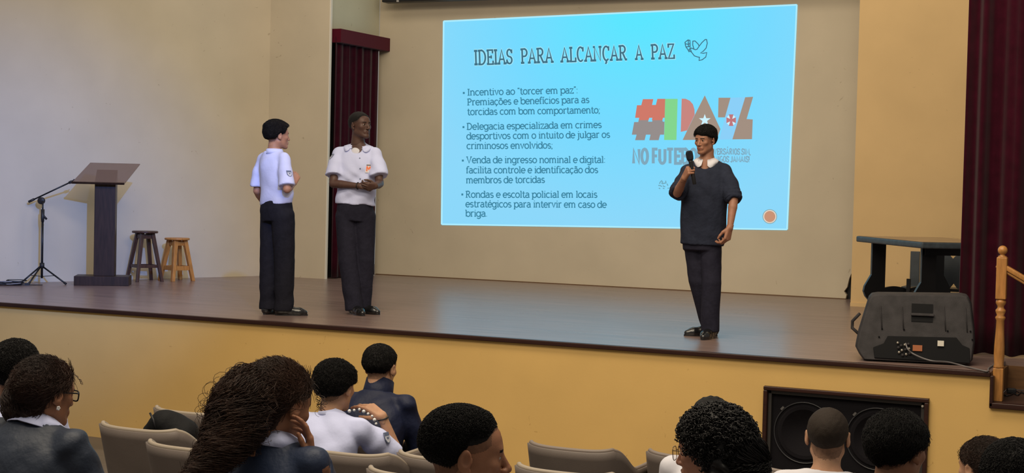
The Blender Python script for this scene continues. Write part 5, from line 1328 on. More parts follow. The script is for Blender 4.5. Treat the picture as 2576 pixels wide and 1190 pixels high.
SLATE_J = mat('slate_navy_jacket_nylon', (0.022, 0.030, 0.050, 1), rough=0.55, spec=0.35, bump=0.6, bscale=10, var=0.15, vscale=6)
SK_A = skin_mats('light_brown_skin', (0.40, 0.20, 0.125, 1)); SK_B = skin_mats('deep_brown_skin', (0.085, 0.043, 0.032, 1)); SK_C = skin_mats('brown_skin', (0.31, 0.145, 0.088, 1))
SK_D = skin_mats('warm_brown_skin', (0.31, 0.14, 0.075, 1)); SK_E = skin_mats('tan_skin', (0.46, 0.25, 0.15, 1))
def patch(t, name, mats, c, R, w_, h_, kind='shield'):
    """flat emblem patch lying on cloth; R columns = right, up, outward"""
    mb = MB(); o = np.array(c)
    out = [(-0.5, 0.5), (0.5, 0.5), (0.5, -0.1), (0.3, -0.38), (0, -0.52), (-0.3, -0.38), (-0.5, -0.1)] if kind == 'shield' else [(-0.5, 0.5), (0.5, 0.5), (0.5, -0.5), (-0.5, -0.5)]
    def pl_(pts, z, mi): mb.prism([(a*w_, b*h_) for a, b in pts], o+R[:, 2]*z, R[:, 0], R[:, 1], 0.0015, mi=mi)
    pl_(out, 0, 0); 
    if kind == 'shield':
        pl_([(a*0.82, b*0.82) for a, b in out], 0.0016, 1); pl_([(-0.41, 0.41), (0.41, 0.41), (0.41, 0.2), (-0.41, 0.2)], 0.0032, 0); pl_([(-0.2, 0.05), (0.15, 0.1), (0.22, -0.05), (-0.05, -0.12)], 0.0032, 0)
    else:
        pl_([(-0.42, 0.42), (0.42, 0.42), (0.42, 0.30), (-0.42, 0.30)], 0.0016, 2)
        pl_([(-0.34, 0.22), (-0.14, 0.26), (0.0, 0.02), (0.18, 0.24), (0.34, 0.2), (0.34, -0.36), (0.16, -0.3), (0.16, -0.02), (0.0, -0.22), (-0.16, -0.02), (-0.16, -0.36), (-0.34, -0.3)], 0.0016, 1)
    return mb.build(name, mats, t)
CREST = [mat('crest_blue_grey', (0.12, 0.15, 0.24, 1)), mat('crest_white', (0.55, 0.57, 0.65, 1))]
EMBL = [mat('emblem_white', (0.62, 0.58, 0.60, 1)), mat('emblem_orange', (0.75, 0.16, 0.05, 1)), mat('emblem_grey', (0.10, 0.09, 0.12, 1))]

# ------------------------------------------------------------------ person A: back to the hall, white shirt, left on stage
bA = atz(697, 792); fA = math.radians(14)
A_ = Pose(bA, fA)
A_.j('pelvis', 696, 528).j('neck', 690, 380, 0.0).j('shl', 660, 399, 0.12).j('shr', 717, 401, -0.12)
A_.bone('elr', 'shr', 722, 476, 0.29, -1).bone('wrr', 'elr', 738, 462, 0.23, 1)
A_.bone('ell', 'shl', 647, 480, 0.29, -1).bone('wrl', 'ell', 664, 512, 0.24, 1)
A_.j('hil', 684, 545, 0.06).j('hir', 712, 545, -0.06).j('knl', 679, 655, 0.05).j('knr', 716, 655, -0.04).j('anl', 676, 775, 0.04).j('anr', 714, 777, -0.04)
A_.P.update(head=(22, 0, 0), headoff=(0.01, 0.025, 0.135), ftl=-10, ftr=42)
A_.P['handr'] = dict(dir=A_.dirl(0.25, 0.3, 0.75), palm=A_.dirl(-0.3, 0.9, 0), curls=CLASP)
A_.P['handl'] = dict(dir=A_.dirl(0.8, 0.3, -0.4), palm=A_.dirl(0, 0.5, 0.3), curls=CLASP)
def exA(t, P, R, L, sc, pel, neck, HR, hc, hs):
    p, F_ = A_.hit(728, 437); patch(t, 'sleeve_crest', CREST, p, F_, 0.05, 0.062)
person('person', 'person in white short-sleeved shirt and dark trousers seen from behind, left on the stage', bA, fA, A_.P, 1.755, SK_A,
       make_shirt(WHITE_S, sleeve=0.86, fat=0.98, hem=0.055, hem_r=0.95, collar='band', wr=0.013, seed=2.0, slr=1.12), make_trousers(NAVY_T, seed=3.0, leg=1.12, waist=0.028, wr=0.005),
       hair=dict(thick=0.018, fade=0.035, side=0.0, nape=-0.048, top=0.012, wide=0.004, front=0.065, amp=0.0006, freq=120, stub=0.014, fuzz=(3000, 0.022, 0.0008, 0.0011, (0.1, -0.3, -1)), flift=0.3), extras=exA, hh=0.0045, bh=0.009)

# ------------------------------------------------------------------ person B: white shirt, hands clasped
bB = atz(904, 790); fB = math.radians(137)
B_ = Pose(bB, fB); sB = 1.83/1.75
B_.j('pelvis', 893, 528).j('neck', 903, 366).j('shr', 850, 388, 0.03).j('shl', 947, 388, -0.03)
B_.bone('elr', 'shr', 838, 462, 0.30, -1).bone('wrr', 'elr', 905, 468, 0.27, -1)
B_.bone('ell', 'shl', 955, 462, 0.30, -1).bone('wrl', 'ell', 945, 468, 0.25, -1)
B_.j('hir', 872, 545).j('hil', 917, 545).j('knr', 876, 655, -0.03).j('knl', 917, 652, 0.02).j('anr', 891, 775, -0.03).j('anl', 912, 772, 0.08)
B_.P.update(head=(-30, -3, 0), headoff=(0.0, 0.03, 0.170), ftl=-35, ftr=-12)
B_.P['handr'] = dict(dir=B_.dirl(0.95, -0.1, 0.05), palm=B_.dirl(0.1, 0.7, -0.3), curls=CLASP, scale=1.0)
B_.P['handl'] = dict(dir=B_.dirl(-0.65, -0.55, -0.1), palm=B_.dirl(-0.4, 0.7, 0.4), curls=CLASP, scale=1.0)
def exB(t, P, R, L, sc, pel, neck, HR, hc, hs):
    p, F_ = B_.hit(927, 424); p = p+F_[:, 2]*0.004; patch(t, 'pocket_emblem', EMBL, p, F_, 0.058, 0.082, 'box')
    p, F_ = B_.hit(830, 394); patch(t, 'sleeve_crest', CREST, p, F_, 0.045, 0.062)
    for px, py in ((905, 398), (906, 424), (906, 450)):
        c, F_ = B_.hit(px, py); mb = MB(); mb.lathe([(0.006, -0.006), (0.006, 0.002), (0.002, 0.003)], c, 10, R=F_)
        mb.build('shirt_button', CREST[0], t)
    # inner tee shirt showing in the open collar
    S = Solid(neck-0.15, neck+0.12, 0.006); S.ell(neck+R@vec(0, 0.036, -0.066), (0.062, 0.044, 0.055), 0.0); mesh_obj('inner_tee', [S], WHITE_C, t)
    mb = MB(); pts = []
    w0 = P['wrr']; e0 = P['elr']; ax = (w0-e0)/np.linalg.norm(w0-e0); s1 = np.cross(ax, (0, 0, 1)); s1 /= np.linalg.norm(s1); s2 = np.cross(ax, s1)
    for a_ in np.linspace(0, 2*math.pi, 25): pts.append(w0-ax*0.02+0.031*(math.cos(a_)*s1+math.sin(a_)*s2))
    mb.tube(pts, 0.004, 6, cap=False); mb.build('wristband', MT['black'], t, smooth=True)
person('person', 'person in white shirt with orange pocket emblem, hands clasped, before the maroon doorway curtain', bB, fB, B_.P, 1.83, SK_B,
       make_shirt(WHITE_S, sleeve=0.74, fat=1.02, hem=0.045, hem_r=1.02, collar='open', wr=0.012, seed=5.0, slr=1.38, neckcut=0.05), make_trousers(GREY_T, seed=1.0, leg=1.06, waist=0.03, wr=0.005),
       hair=dict(thick=0.005, fade=0.03, side=0.022, nape=-0.05, front=0.082, amp=0.0006, stub=0.018), extras=exB, hh=0.0035, head=dict(fat=0.97, nose=1.03, jaw=1.05))

# ------------------------------------------------------------------ person C: speaker with the microphone
bC = atz(1778, 850); fC = math.radians(181)
C_p = Pose(bC, fC)
C_p.j('pelvis', 1766, 600).j('neck', 1777, 404).j('shr', 1729, 432, 0.06).j('shl', 1826, 430, -0.03)
C_p.bone('elr', 'shr', 1704, 486, 0.285, -1).bone('wrr', 'elr', 1721, 448, 0.245, -1)
C_p.bone('ell', 'shl', 1846, 500, 0.285, -1).bone('wrl', 'ell', 1836, 573, 0.25, -1)
C_p.j('hir', 1749, 615, 0.04).j('hil', 1787, 615, -0.02).j('knr', 1756, 705, 0.05).j('knl', 1790, 710, -0.05).j('anr', 1784, 815, 0.16).j('anl', 1786, 829, -0.02)
C_p.P.update(head=(14, 5, 0), headoff=(0.005, 0.03, 0.158), headscale=0.93, ftl=-2, ftr=55, sleeve_r=0.98, sleeve_l=0.98)
C_p.P['handr'] = dict(dir=C_p.dirl(0.25, -0.55, 0.60), palm=C_p.dirl(0.9, 0.35, 0.0), curls=GRIP, thumb=((-0.35, 0.8, -0.5), 0.5), scale=1.05)
C_p.P['handl'] = dict(dir=C_p.dirl(-0.22, -0.1, -0.95), palm=C_p.dirl(-0.75, 0.65, 0.0), curls=[(35, 45, 25), (42, 50, 28), (46, 52, 30), (50, 55, 30)], scale=1.12)
def exC(t, P, R, L, sc, pel, neck, HR, hc, hs):
    for sh, el, nm in (('shr', 'elr', 1), ('shl', 'ell', 2)):
        a, b_ = P[sh], P[el]; ax = (b_-a)/np.linalg.norm(b_-a); s1 = np.cross(ax, (0, 0.3, 1)); s1 /= np.linalg.norm(s1); s2 = np.cross(ax, s1); c0 = b_-ax*0.012
        S = Solid(c0-0.14, c0+0.14, 0.007)
        for k_, (o_, r_) in enumerate(((-0.055, 0.066), (-0.02, 0.07), (0.012, 0.066))):
            for a_ in np.linspace(0, 2*math.pi, 17)[:-1]:
                p = c0+ax*(o_+0.006*math.sin(3*a_+k_))+(math.cos(a_)*s1+math.sin(a_)*s2)*(r_-0.014); a2 = a_+2*math.pi/16
                q_ = c0+ax*(o_+0.006*math.sin(3*a2+k_))+(math.cos(a2)*s1+math.sin(a2)*s2)*(r_-0.014); S.cap(p, q_, 0.018, 0.018, 0.008)
        mesh_obj('rolled_cuff', [S], NAVY_S, t)
person('person', 'person in dark navy sweatshirt speaking into a microphone in front of the slide', bC, fC, C_p.P, 1.76, SK_C,
       make_shirt(NAVY_S, name='sweatshirt', sleeve=1.0, fat=1.12, hem=-0.045, hem_r=0.92, collar='point', collar_m=WHITE_C, wr=0.011, seed=4.0, slr=1.18, neckcut=0.045, wf=0.8), make_trousers(GREY_T, seed=7.0, leg=0.98, waist=0.04, wr=0.005),
       hair=dict(thick=0.014, fade=0.02, side=0.004, nape=-0.05, top=0.010, wide=0.0, front=0.050, amp=0.0006, freq=120, stub=0.012, fuzz=(3000, 0.022, 0.0010, 0.0011, (-0.2, 0.8, -0.4)), flift=0.3), extras=exC, hh=0.0035, head=dict(fat=0.92, jaw=0.97))
# handheld microphone
hw = C_p.w(C_p.P['wrr']); m0 = view_plane(bC, 1734, 388, 0); 
Rm = hand_frame(C_p.P['handr']['dir'], C_p.P['handr']['palm']); ctr = C_p.w(C_p.P['wrr']+Rm@vec(0.0, 0.088, -0.030)*1.05)
top = ctr.copy(); q_ = view_plane(ctr*vec(1, 1, 1), 1735, 393, 0.0); axm = q_-ctr; axm /= np.linalg.norm(axm)
t = thing('microphone', 'black handheld wireless microphone held upright in the speaking person\'s raised hand', 'microphone', tuple(ctr))
zz_ = axm; xx_ = np.cross((0, 1, 0), zz_); xx_ /= np.linalg.norm(xx_); Rmic = np.column_stack([xx_, np.cross(zz_, xx_), zz_])
lnm = np.linalg.norm(q_-ctr)
mb = MB(); mb.lathe([(0.012, -0.115), (0.015, -0.11), (0.016, -0.02), (0.017, lnm-0.045), (0.019, lnm-0.035)], (0, 0, 0), 20, R=Rmic); mb.build('handle', MT['black'], t, smooth=True)
mb = MB(); mb.lathe([(0.019, lnm-0.037), (0.026, lnm-0.025), (0.0285, lnm-0.005), (0.0285, lnm+0.022), (0.026, lnm+0.034), (0.017, lnm+0.043), (0.002, lnm+0.046)], (0, 0, 0), 24, R=Rmic)
mb.build('grille_head', mat('black_mesh_grille', (0.012, 0.018, 0.028, 1), rough=0.4, metal=0.6, bump=0.5, bscale=600), t, smooth=True)
# ------------------------------------------------------------------ molded chairs of the seating area
CH_SHELL = mat('taupe_chair_shell', (0.150, 0.122, 0.106, 1), rough=0.5, spec=0.35, var=0.08, vscale=5, bump=0.05, bscale=200)
CH_RIM = mat('cream_chair_rim', (0.33, 0.275, 0.215, 1), rough=0.45, spec=0.35)
CH_SEAT = mat('dark_grey_chair_cushion', (0.045, 0.045, 0.055, 1), rough=0.8)
CH_DARK = mat('taupe_chair_rim', (0.20, 0.16, 0.135, 1), rough=0.5)
def chair_path():
    pts = [(-0.285, 0.26), (-0.29, 0.12), (-0.285, 0.0), (-0.265, -0.10), (-0.235, -0.165), (-0.195, -0.195), (-0.12, -0.212), (0, -0.218), (0.12, -0.212), (0.195, -0.195), (0.235, -0.165), (0.265, -0.10), (0.285, 0.0), (0.29, 0.12), (0.285, 0.26)]
    return [np.array(p[:2]) for p in smooth_path([(a, b, 0) for a, b in pts], 5)]
CPATH = chair_path()
def chair_top(p):
    x, y = p
    if y > 0.0: return 0.605
    if y > -0.165: return 0.605+0.125*sstep(0.0, -0.165, y)
    return 0.724+0.012*(abs(x)/0.235)**4
def make_chair(label, loc, rz, rim=CH_RIM):
    t = thing('molded_chair', label, 'chair', loc, rz, 'molded taupe chairs of the seating area')
    vs = []; fs = []; nv = 8; n = len(CPATH)
    for i, p in enumerate(CPATH):
        zt = chair_top(p); zb = 0.37
        for j in range(nv+1):
            f_ = j/nv; z = zb+(zt-zb)*f_; fl = 0.90+0.10*f_**0.7; lean = -0.06*max(0, (z-0.45))/0.3 if p[1] < -0.0 else 0
            vs.append((p[0]*fl, p[1]*fl+lean*sstep(0.0, -0.2, p[1]), z))
    for i in range(n-1):
        for j in range(nv): a = i*(nv+1)+j; fs.append((a, a+nv+1, a+nv+2, a+1))
    mb = MB(); mb.add(vs, fs); o = mb.build('shell', CH_SHELL, t, smooth=True); s_ = o.modifiers.new('t', 'SOLIDIFY'); s_.thickness = 0.022; s_.offset = 1
    top = [np.array(vs[i*(nv+1)+nv]) for i in range(n)]
    mb = MB(); mb.tube(top, 0.0125, 10); mb.build('rim', rim, t, smooth=True)
    mb = MB(); mb.prism([(-0.24, -0.17), (0.24, -0.17), (0.25, 0.25), (0.2, 0.28), (-0.2, 0.28), (-0.25, 0.25)], (0, 0, 0.39), (1, 0, 0), (0, 1, 0), 0.05); mb.build('seat_cushion', CH_SEAT, t, bevel=0.02, bseg=3)
    for sx, sy in ((-1, -1), (1, -1), (-1, 1), (1, 1)):
        mb = MB(); mb.tube([(sx*0.17, sy*0.14+0.03, 0.40), (sx*0.22, sy*0.2+0.03, 0.0)], 0.012, 8); mb.build('leg', MT['black_metal'], t, smooth=True)
    return t
def chair_hit(px, py, h=0.742):
    r = ray(px, py); s_ = 0.0726; t_ = (-1.15+s_*10.6+h-EYE)/(r[2]+s_*r[1]); return EYEP+r*t_
first_chair = {}
def put_chair(label, loc, rz=0.0, dark=False):
    loc = (float(loc[0]), float(loc[1]), floor_z(loc[1]-0.0)+0.018)
    if dark not in first_chair: first_chair[dark] = make_chair(label, loc, rz, CH_DARK if dark else CH_RIM); return first_chair[dark]
    c = copy_tree(first_chair[dark]); c.location = loc; c.rotation_euler = (0, 0, rz); c['label'] = label; return c
# (pixel of the top left corner of the backrest, turn, label)
for px, py, rz, lb in ((397, 1023, 0.0, 'empty taupe chair behind the black jacket, nearest the stage on the left'),
                       (262, 1063, 0.0, 'empty taupe chair with a black jacket over its right side'),
                       (381, 1109, 0.0, 'empty taupe chair directly left of the person with the curly ponytail'),
                       (1013, 1136, 0.0, 'taupe chair between the white polo shirt and the short-haired young man in profile'),
                       (1342, 1112, 0.0, 'empty taupe chair standing alone in the middle, the farther of the middle pair'),
                       (1642, 1133, 0.0, 'taupe chair left of the curly-haired person, in the row nearest the stage'),
                       (1312, 1168, 0.0, 'empty taupe chair in the middle foreground, the nearer of the middle pair'),
                       (938, 1176, 0.0, 'taupe chair at the bottom edge below the person in the white polo shirt'),
                       (1924, 1172, 0.0, 'taupe chair peeking out left of the white-shirted person in front of the subwoofer')):
    p = chair_hit(px, py); put_chair(lb, (p[0]+0.215, p[1]+0.235, 0), rz, px in (1342, 1924, 1642))

# black jacket hanging over the empty chair
jc = [c for c in bpy.data.objects if c.name.startswith('molded_chair') and c.get('label', '').startswith('empty taupe chair with a black')][0]
jp = np.array(jc.location)
t = thing('jacket', 'black jacket slumped over the right side of an empty taupe chair', 'jacket', tuple(jp))
p0, p1, p2, p3 = [atd(x, y, 8.0)-jp for x, y in ((362, 1066), (395, 1040), (440, 1062), (468, 1112))]
S = Solid(np.minimum.reduce([p0, p1, p2, p3])-vec(0.2, 0.25, 0.30), np.maximum.reduce([p0, p1, p2, p3])+vec(0.2, 0.25, 0.15), 0.009)
bk = vec(0, 0.06, 0)
S.chain([p0+bk+vec(0, 0, -0.05), p1+bk+vec(0, 0, -0.062), p2+bk+vec(-0.02, 0, -0.078), p3+bk+vec(-0.06, 0, -0.07)], [0.045, 0.07, 0.085, 0.06], 0.03)
S.ell((p1+p2)/2+vec(-0.01, 0.10, -0.14), (0.13, 0.12, 0.14), 0.04); S.ell(p3+vec(-0.09, 0.08, -0.10), (0.10, 0.09, 0.12), 0.04)
S.field(lambda D, X, Y, Z: wrinkle(D, X, Y, Z, 0.008, 1.2, 2.0))
mesh_obj('cloth', [S], mat('black_jacket_cloth', (0.007, 0.007, 0.008, 1), rough=0.75, spec=0.2, bump=0.3, bscale=20), t)
mb = MB(); mb.tube([p1+vec(-0.03, -0.02, 0.002), p1+vec(0.0, -0.03, -0.03), p1+vec(0.02, -0.035, -0.08)], 0.006, 6); mb.build('hood_seam', MT['black'], t, smooth=True)

# ------------------------------------------------------------------ the audience
def seat_pose(px, py, d, facing_deg, sc=0.97, lean=None, head=(0, 0, 0), hs=1.0, chair=True, headdrop=0.0, sh=0.178):
    """head centre (between the ears) at pixel (px, py), distance d"""
    hc = atd(px, py, d); f = math.radians(facing_deg); fwd = vec(math.sin(f), math.cos(f), 0); rt = vec(math.cos(f), -math.sin(f), 0)
    off = vec(0, 0.03, 0.135-headdrop)
    neck = hc-(fwd*off[1]+vec(0, 0, off[2]))*sc
    z0 = floor_z(neck[1]); pz = z0+0.505
    gap = neck[2]-pz; Ls = 0.56*sc
    ln = math.sqrt(max(0.0, Ls*Ls-gap*gap)) if lean is None else lean
    ln = min(ln, 0.22)
    pel = vec(neck[0], neck[1], 0)-fwd*ln+vec(0, 0, neck[2]-math.sqrt(max(0.01, Ls*Ls-ln*ln)))
    base = vec(pel[0], pel[1], floor_z(pel[1])+0.018)
    Q = Pose(base, f); L_ = Q.loc
    P = Q.P; P['pelvis'] = L_(pel); P['neck'] = L_(neck); pv = P['pelvis']; nk = P['neck']
    ax = (nk-pv)/np.linalg.norm(nk-pv)
    for s_, k_ in ((-1, 'l'), (1, 'r')):
        P['sh'+k_] = nk-ax*0.062*sc+vec(s_*sh*sc, 0, 0); P['hi'+k_] = pv+vec(s_*0.09, 0.02, -0.02)
        P['kn'+k_] = vec(s_*0.13, pv[1]+0.42, 0.49); P['an'+k_] = vec(s_*0.13, pv[1]+0.44, 0.085)
        P['el'+k_] = P['sh'+k_]+vec(s_*0.035, 0.10, -0.262)*sc; P['wr'+k_] = vec(s_*0.14, pv[1]+0.33, max(0.60, pv[2]+0.10))
        P['hand'+k_] = dict(dir=vec(-s_*0.2, 1, -0.15), palm=vec(0, 0.1, -1), curls=RELAX, h=0.005)
    P['head'] = head; P['headscale'] = hs; P['ground'] = 0.0
    P['headoff'] = off
    if pv[2] < 0.40: print('low seat', px, round(float(pv[2]), 2))
    return Q, base, f
def sit_chair(base, f, label):
    return put_chair(label, (base[0], base[1]-0.09))
LEG = dict(leg=1.0)
def strands(name, t, n, path, rad, m, curl=0.012, turns=5, r=0.0022, seed=1, pts=30, tap=0.6, loose=0.0):
    """curly locks following a path with cross radius; local coordinates"""
    rg = np.random.RandomState(seed); P = np.array(path, float); k_ = len(P); cum = np.linspace(0, 1, k_)
    u = np.linspace(0, 1, pts)[None, :]; s0 = rg.uniform(0, 0.45, (n, 1)); s1 = rg.uniform(0.6, 1.0, (n, 1)); S = s0+(s1-s0)*u
    C = np.stack([np.interp(S, cum, P[:, q]) for q in range(3)], -1); R0 = np.interp(S, cum, rad)
    Dv = np.stack([np.interp(np.minimum(1, S+0.04), cum, P[:, q])-np.interp(np.maximum(0, S-0.04), cum, P[:, q]) for q in range(3)], -1); Dv /= np.linalg.norm(Dv, axis=2, keepdims=True)+1e-9
    a = np.cross(Dv, np.array([0.3, 0.2, 1.0])); a /= np.linalg.norm(a, axis=2, keepdims=True)+1e-9; b = np.cross(Dv, a)
    th = rg.uniform(0, 6.28, (n, 1))+rg.uniform(-0.8, 0.8, (n, 1))*S; rr = np.sqrt(rg.uniform(0, 1, (n, 1))); q = R0*(0.45+0.6*rr)*(1+loose*np.maximum(0, S-0.5))
    cc = curl*rg.uniform(0.5, 1.2, (n, 1))*np.minimum(1, u*pts/5); ph = rg.uniform(0, 6.28, (n, 1))+6.28*turns*rg.uniform(0.7, 1.3, (n, 1))*(s1-s0)*u
    A = C+(q*np.cos(th)+cc*np.cos(ph))[..., None]*a+(q*np.sin(th)+cc*np.sin(ph))[..., None]*b
    return tube_batch(name, A, r*(1-tap*u[0]**2), m, t)
def skull_curls(name, t, n, HR, hc, hs, m, ln=0.05, hel=0.006, r=0.0024, seed=1, keep=None, out=0.02, grav=0.3, rx=(0.086, 0.108, 0.094), pts=16, turns=2.5):
    rg = np.random.RandomState(seed); d = rg.normal(0, 1, (n*6, 3)); d /= np.linalg.norm(d, axis=1, keepdims=True); p = np.array([0, -0.018, 0.038])+d*np.array(rx)
    if keep is not None: k_ = keep(p); p = p[k_]; d = d[k_]
    p = p[:n]; d = d[:n]; n = len(p)
    tan = np.cross(d, rg.uniform(-1, 1, (n, 3))); tan /= np.linalg.norm(tan, axis=1, keepdims=True)+1e-9
    dr = tan*0.8+d*out*12+np.array([0, -0.15, -1])*grav; dr /= np.linalg.norm(dr, axis=1, keepdims=True)
    a = np.cross(dr, d); a /= np.linalg.norm(a, axis=1, keepdims=True)+1e-9; b = np.cross(dr, a); s_ = np.linspace(0, 1, pts)[None, :, None]
    L1 = ln*rg.uniform(0.6, 1.2, (n, 1, 1)); h_ = hel*(0.5+0.5*s_); ph = rg.uniform(0, 6.28, (n, 1, 1))+6.28*turns*s_
    A = p[:, None]+dr[:, None]*L1*s_+d[:, None]*0.010*np.sin(math.pi*s_)+h_*(np.cos(ph)*a[:, None]+np.sin(ph)*b[:, None])
    return tube_batch(name, xform((A*hs).reshape(-1, 3), HR, hc).reshape(A.shape), np.full(pts, r*hs), m, t)
def combed(name, t, n, HR, hc, hs, tie, m, r=0.0013, seed=8, rx=(0.0915, 0.1135, 0.0975), amax=1.5, low=-0.05, pts=16, wav=0.008):
    """strands lying over the skull from the hairline back to a gathering point"""
    rg = np.random.RandomState(seed); c = np.array([0, -0.018, 0.038]); rx = np.array(rx)
    a_ = rg.uniform(-math.pi, math.pi, n); lo_ = np.interp(np.abs(a_), [0, 0.5, 1.2, 1.7, 2.3, 3.15], [0.085, 0.075, 0.020, low+0.03, low-0.01, low-0.02])
    p0 = np.stack([0.09*np.sin(a_), 0.10*np.cos(a_)-0.018, lo_+rg.uniform(0, 0.05, n)], -1)
    tl = HR.T@(np.array(tie)-hc)/hs; p1 = tl+rg.normal(0, 0.008, (n, 3)); s_ = np.linspace(0, 1, pts)[None, :, None]
    D0 = (p0-c)/rx; D1 = (p1-c)/rx; D0 /= np.linalg.norm(D0, axis=1, keepdims=True); D1 /= np.linalg.norm(D1, axis=1, keepdims=True)
    D = D0[:, None]*(1-s_)+D1[:, None]*s_; D /= np.linalg.norm(D, axis=2, keepdims=True)+1e-9
    A = c+D*rx*(1+wav*np.sin(8*s_+rg.uniform(0, 6.28, (n, 1, 1)))+rg.uniform(-0.012, 0.012, (n, 1, 1)))
    return tube_batch(name, xform((A*hs).reshape(-1, 3), HR, hc).reshape(A.shape), np.full(pts, r*hs), m, t)
def glasses(t, HR, hc, hs, m, round_=False, rim=0.0022, w_=0.0265, h_=0.020, lens=None, zo=0.004, yo=0.108):
    W = lambda p: HR@(vec(*p)*hs)+hc
    g = MB()
    for sx in (-1, 1):
        pts = []
        for a_ in np.linspace(0, 2*math.pi, 29):
            ex = 0.6 if not round_ else 1.0; ca, sa = math.cos(a_), math.sin(a_); x = w_*np.sign(ca)*abs(ca)**ex; z = h_*np.sign(sa)*abs(sa)**ex
            pts.append(W((sx*0.034+x, yo-abs(sx*0.034+x)*0.16, zo+z)))
        g.tube(pts, rim*hs, 6, cap=False)
        g.tube([W((sx*(0.034+w_), yo-0.012, zo+h_*0.55)), W((sx*0.076, 0.075, zo+0.012)), W((sx*0.084, 0.02, zo+0.012)), W((sx*0.083, -0.012, zo+0.010)), W((sx*0.080, -0.028, zo-0.008))], rim*1.1*hs, 6)
    g.tube([W((-0.009, yo-0.001, zo+0.004)), W((0, yo+0.003, zo+0.007)), W((0.009, yo-0.001, zo+0.004))], rim*hs, 6)
    fr = g.build('glasses_frame', m, t, smooth=True)
    for sx in (-1, 1):
        l = MB(); pts = []
        for a_ in np.linspace(0, 2*math.pi, 25)[:-1]:
            ex = 0.6 if not round_ else 1.0; ca, sa = math.cos(a_), math.sin(a_); x = w_*np.sign(ca)*abs(ca)**ex; z = h_*np.sign(sa)*abs(sa)**ex; pts.append(W((sx*0.034+x, yo-abs(sx*0.034+x)*0.16, zo+z)))
        c = sum(pts)/len(pts); bk_ = HR@vec(0, -0.001, 0)
        l.add(pts+[p+bk_ for p in pts], [tuple(range(24)), tuple(range(47, 23, -1))]+[(i, (i+1) % 24, 24+(i+1) % 24, 24+i) for i in range(24)]); l.build('glasses_lens', LENS, fr)
m = bpy.data.materials.new('clear_lens'); m.use_nodes = True; bb = m.node_tree.nodes['Principled BSDF']; bb.inputs['Base Color'].default_value = (0.9, 0.9, 0.92, 1); bb.inputs['Roughness'].default_value = 0.03; bb.inputs['Alpha'].default_value = 0.13
LENS = m
HCURLY = mat('black_curly_hair', (0.007, 0.006, 0.006, 1), rough=0.5, spec=0.3)
HBROWN = mat('brown_curly_hair', (0.042, 0.020, 0.012, 1), rough=0.5, spec=0.3, var=0.5, vscale=9)
HBROWN2 = mat('reddish_brown_hair', (0.030, 0.013, 0.008, 1), rough=0.5, spec=0.3, var=0.5, vscale=7)

# 1 far left, dark hair
Q, base, f = seat_pose(40, 938, 6.3, -28, sc=0.98, hs=1.05)
sit_chair(base, f, 'taupe chair under the dark-haired person at the far left edge')
person('person', 'person with short black hair at the far left edge, seated behind the person in glasses', base, f, Q.P, 1.7, SK_D, make_shirt(WHITE_S, sleeve=0.7, seed=1.0, wr=0.006), make_trousers(NAVY_T),
       hair=dict(thick=0.016, fade=0.03, nape=-0.055, side=0.0, top=0.004, amp=0.001, stub=0.01, fuzz=(3500, 0.016, 0.002, 0.0011, (0, -0.3, -1))), hh=0.0055, bh=0.012, ch=0.011)
# 4 white polo
Q, base, f = seat_pose(845, 976, 7.7, -3, sc=0.98, head=(8, 6, 0), hs=1.05)
Q.bone('elr', 'shr', 1003, 1160, 0.31, 1).bone('wrr', 'elr', 962, 1047, 0.25, -1)
Q.P['handr'] = dict(dir=Q.dirl(-0.80, 0.25, 0.50), palm=Q.dirl(-0.25, 0.45, -0.85), curls=[(18, 22, 12), (28, 30, 18), (38, 36, 22), (46, 40, 24)], thumb=((-0.5, 0.8, -0.55), 0.2), scale=1.05)
p = chair_hit(770, 1121); put_chair('taupe chair under the person in the white polo shirt', (p[0]+0.215, p[1]+0.235, 0))
def ex4(t, P, R, L, sc, pel, neck, HR, hc, hs):
    w0 = P['wrr']; e0 = P['elr']; ax = (w0-e0)/np.linalg.norm(w0-e0); s1 = np.cross(ax, (0, 0, 1)); s1 /= np.linalg.norm(s1); s2 = np.cross(ax, s1)
    pts = [w0-ax*0.012+0.0275*(math.cos(a_)*s1+math.sin(a_)*s2) for a_ in np.linspace(0, 2*math.pi, 25)]
    mb = MB(); mb.tube(pts, 0.004, 6, cap=False); mb.build('wristband', MT['black'], t, smooth=True)
    r_ = Q4[0].hit(974, 1102)
    if r_: patch(t, 'sleeve_crest', CREST, r_[0], r_[1], 0.05, 0.06)
Q4 = [Q]
t4 = person('person', 'person in white polo shirt seen from behind, right hand raised with a black wristband', base, f, Q.P, 1.7, SK_E,
       make_shirt(WHITE_S, sleeve=0.80, seed=6.0, wr=0.010, collar='band', slr=1.22, fat=1.02), make_trousers(NAVY_T),
       hair=dict(thick=0.020, fade=0.03, nape=-0.062, side=-0.004, top=0.004, wide=0.002, amp=0.0015, stub=0.012, freq=140, fuzz=(5000, 0.018, 0.0026, 0.0010, (0.3, -0.3, -0.6))), hh=0.0045, bh=0.010, ch=0.009, extras=ex4)
# string of white beads hanging from that hand
p_ = [atd(x, y, 7.53) for x, y in ((879, 1034), (891, 1032), (904, 1030), (915, 1035), (926, 1041), (936, 1047), (942, 1056), (946, 1066))]
t = thing('bead_necklace', 'string of round white beads held by the person in the white polo shirt', 'necklace', tuple(p_[4]))
BEAD = mat('white_bead', (0.72, 0.72, 0.74, 1), rough=0.3)
for i, q_ in enumerate(p_):
    V, F = sphere_mesh(0.0068 if i % 3 else 0.0088, 12, 8); o = mesh_obj('bead', [(V, F)], BEAD, t, it=0); o.data.transform(Matrix.Translation(Vector(q_-p_[4])))
mb = MB(); mb.tube([q_-p_[4] for q_ in smooth_path(p_, 4)], 0.0012, 6); mb.build('cord', MT['black'], t)
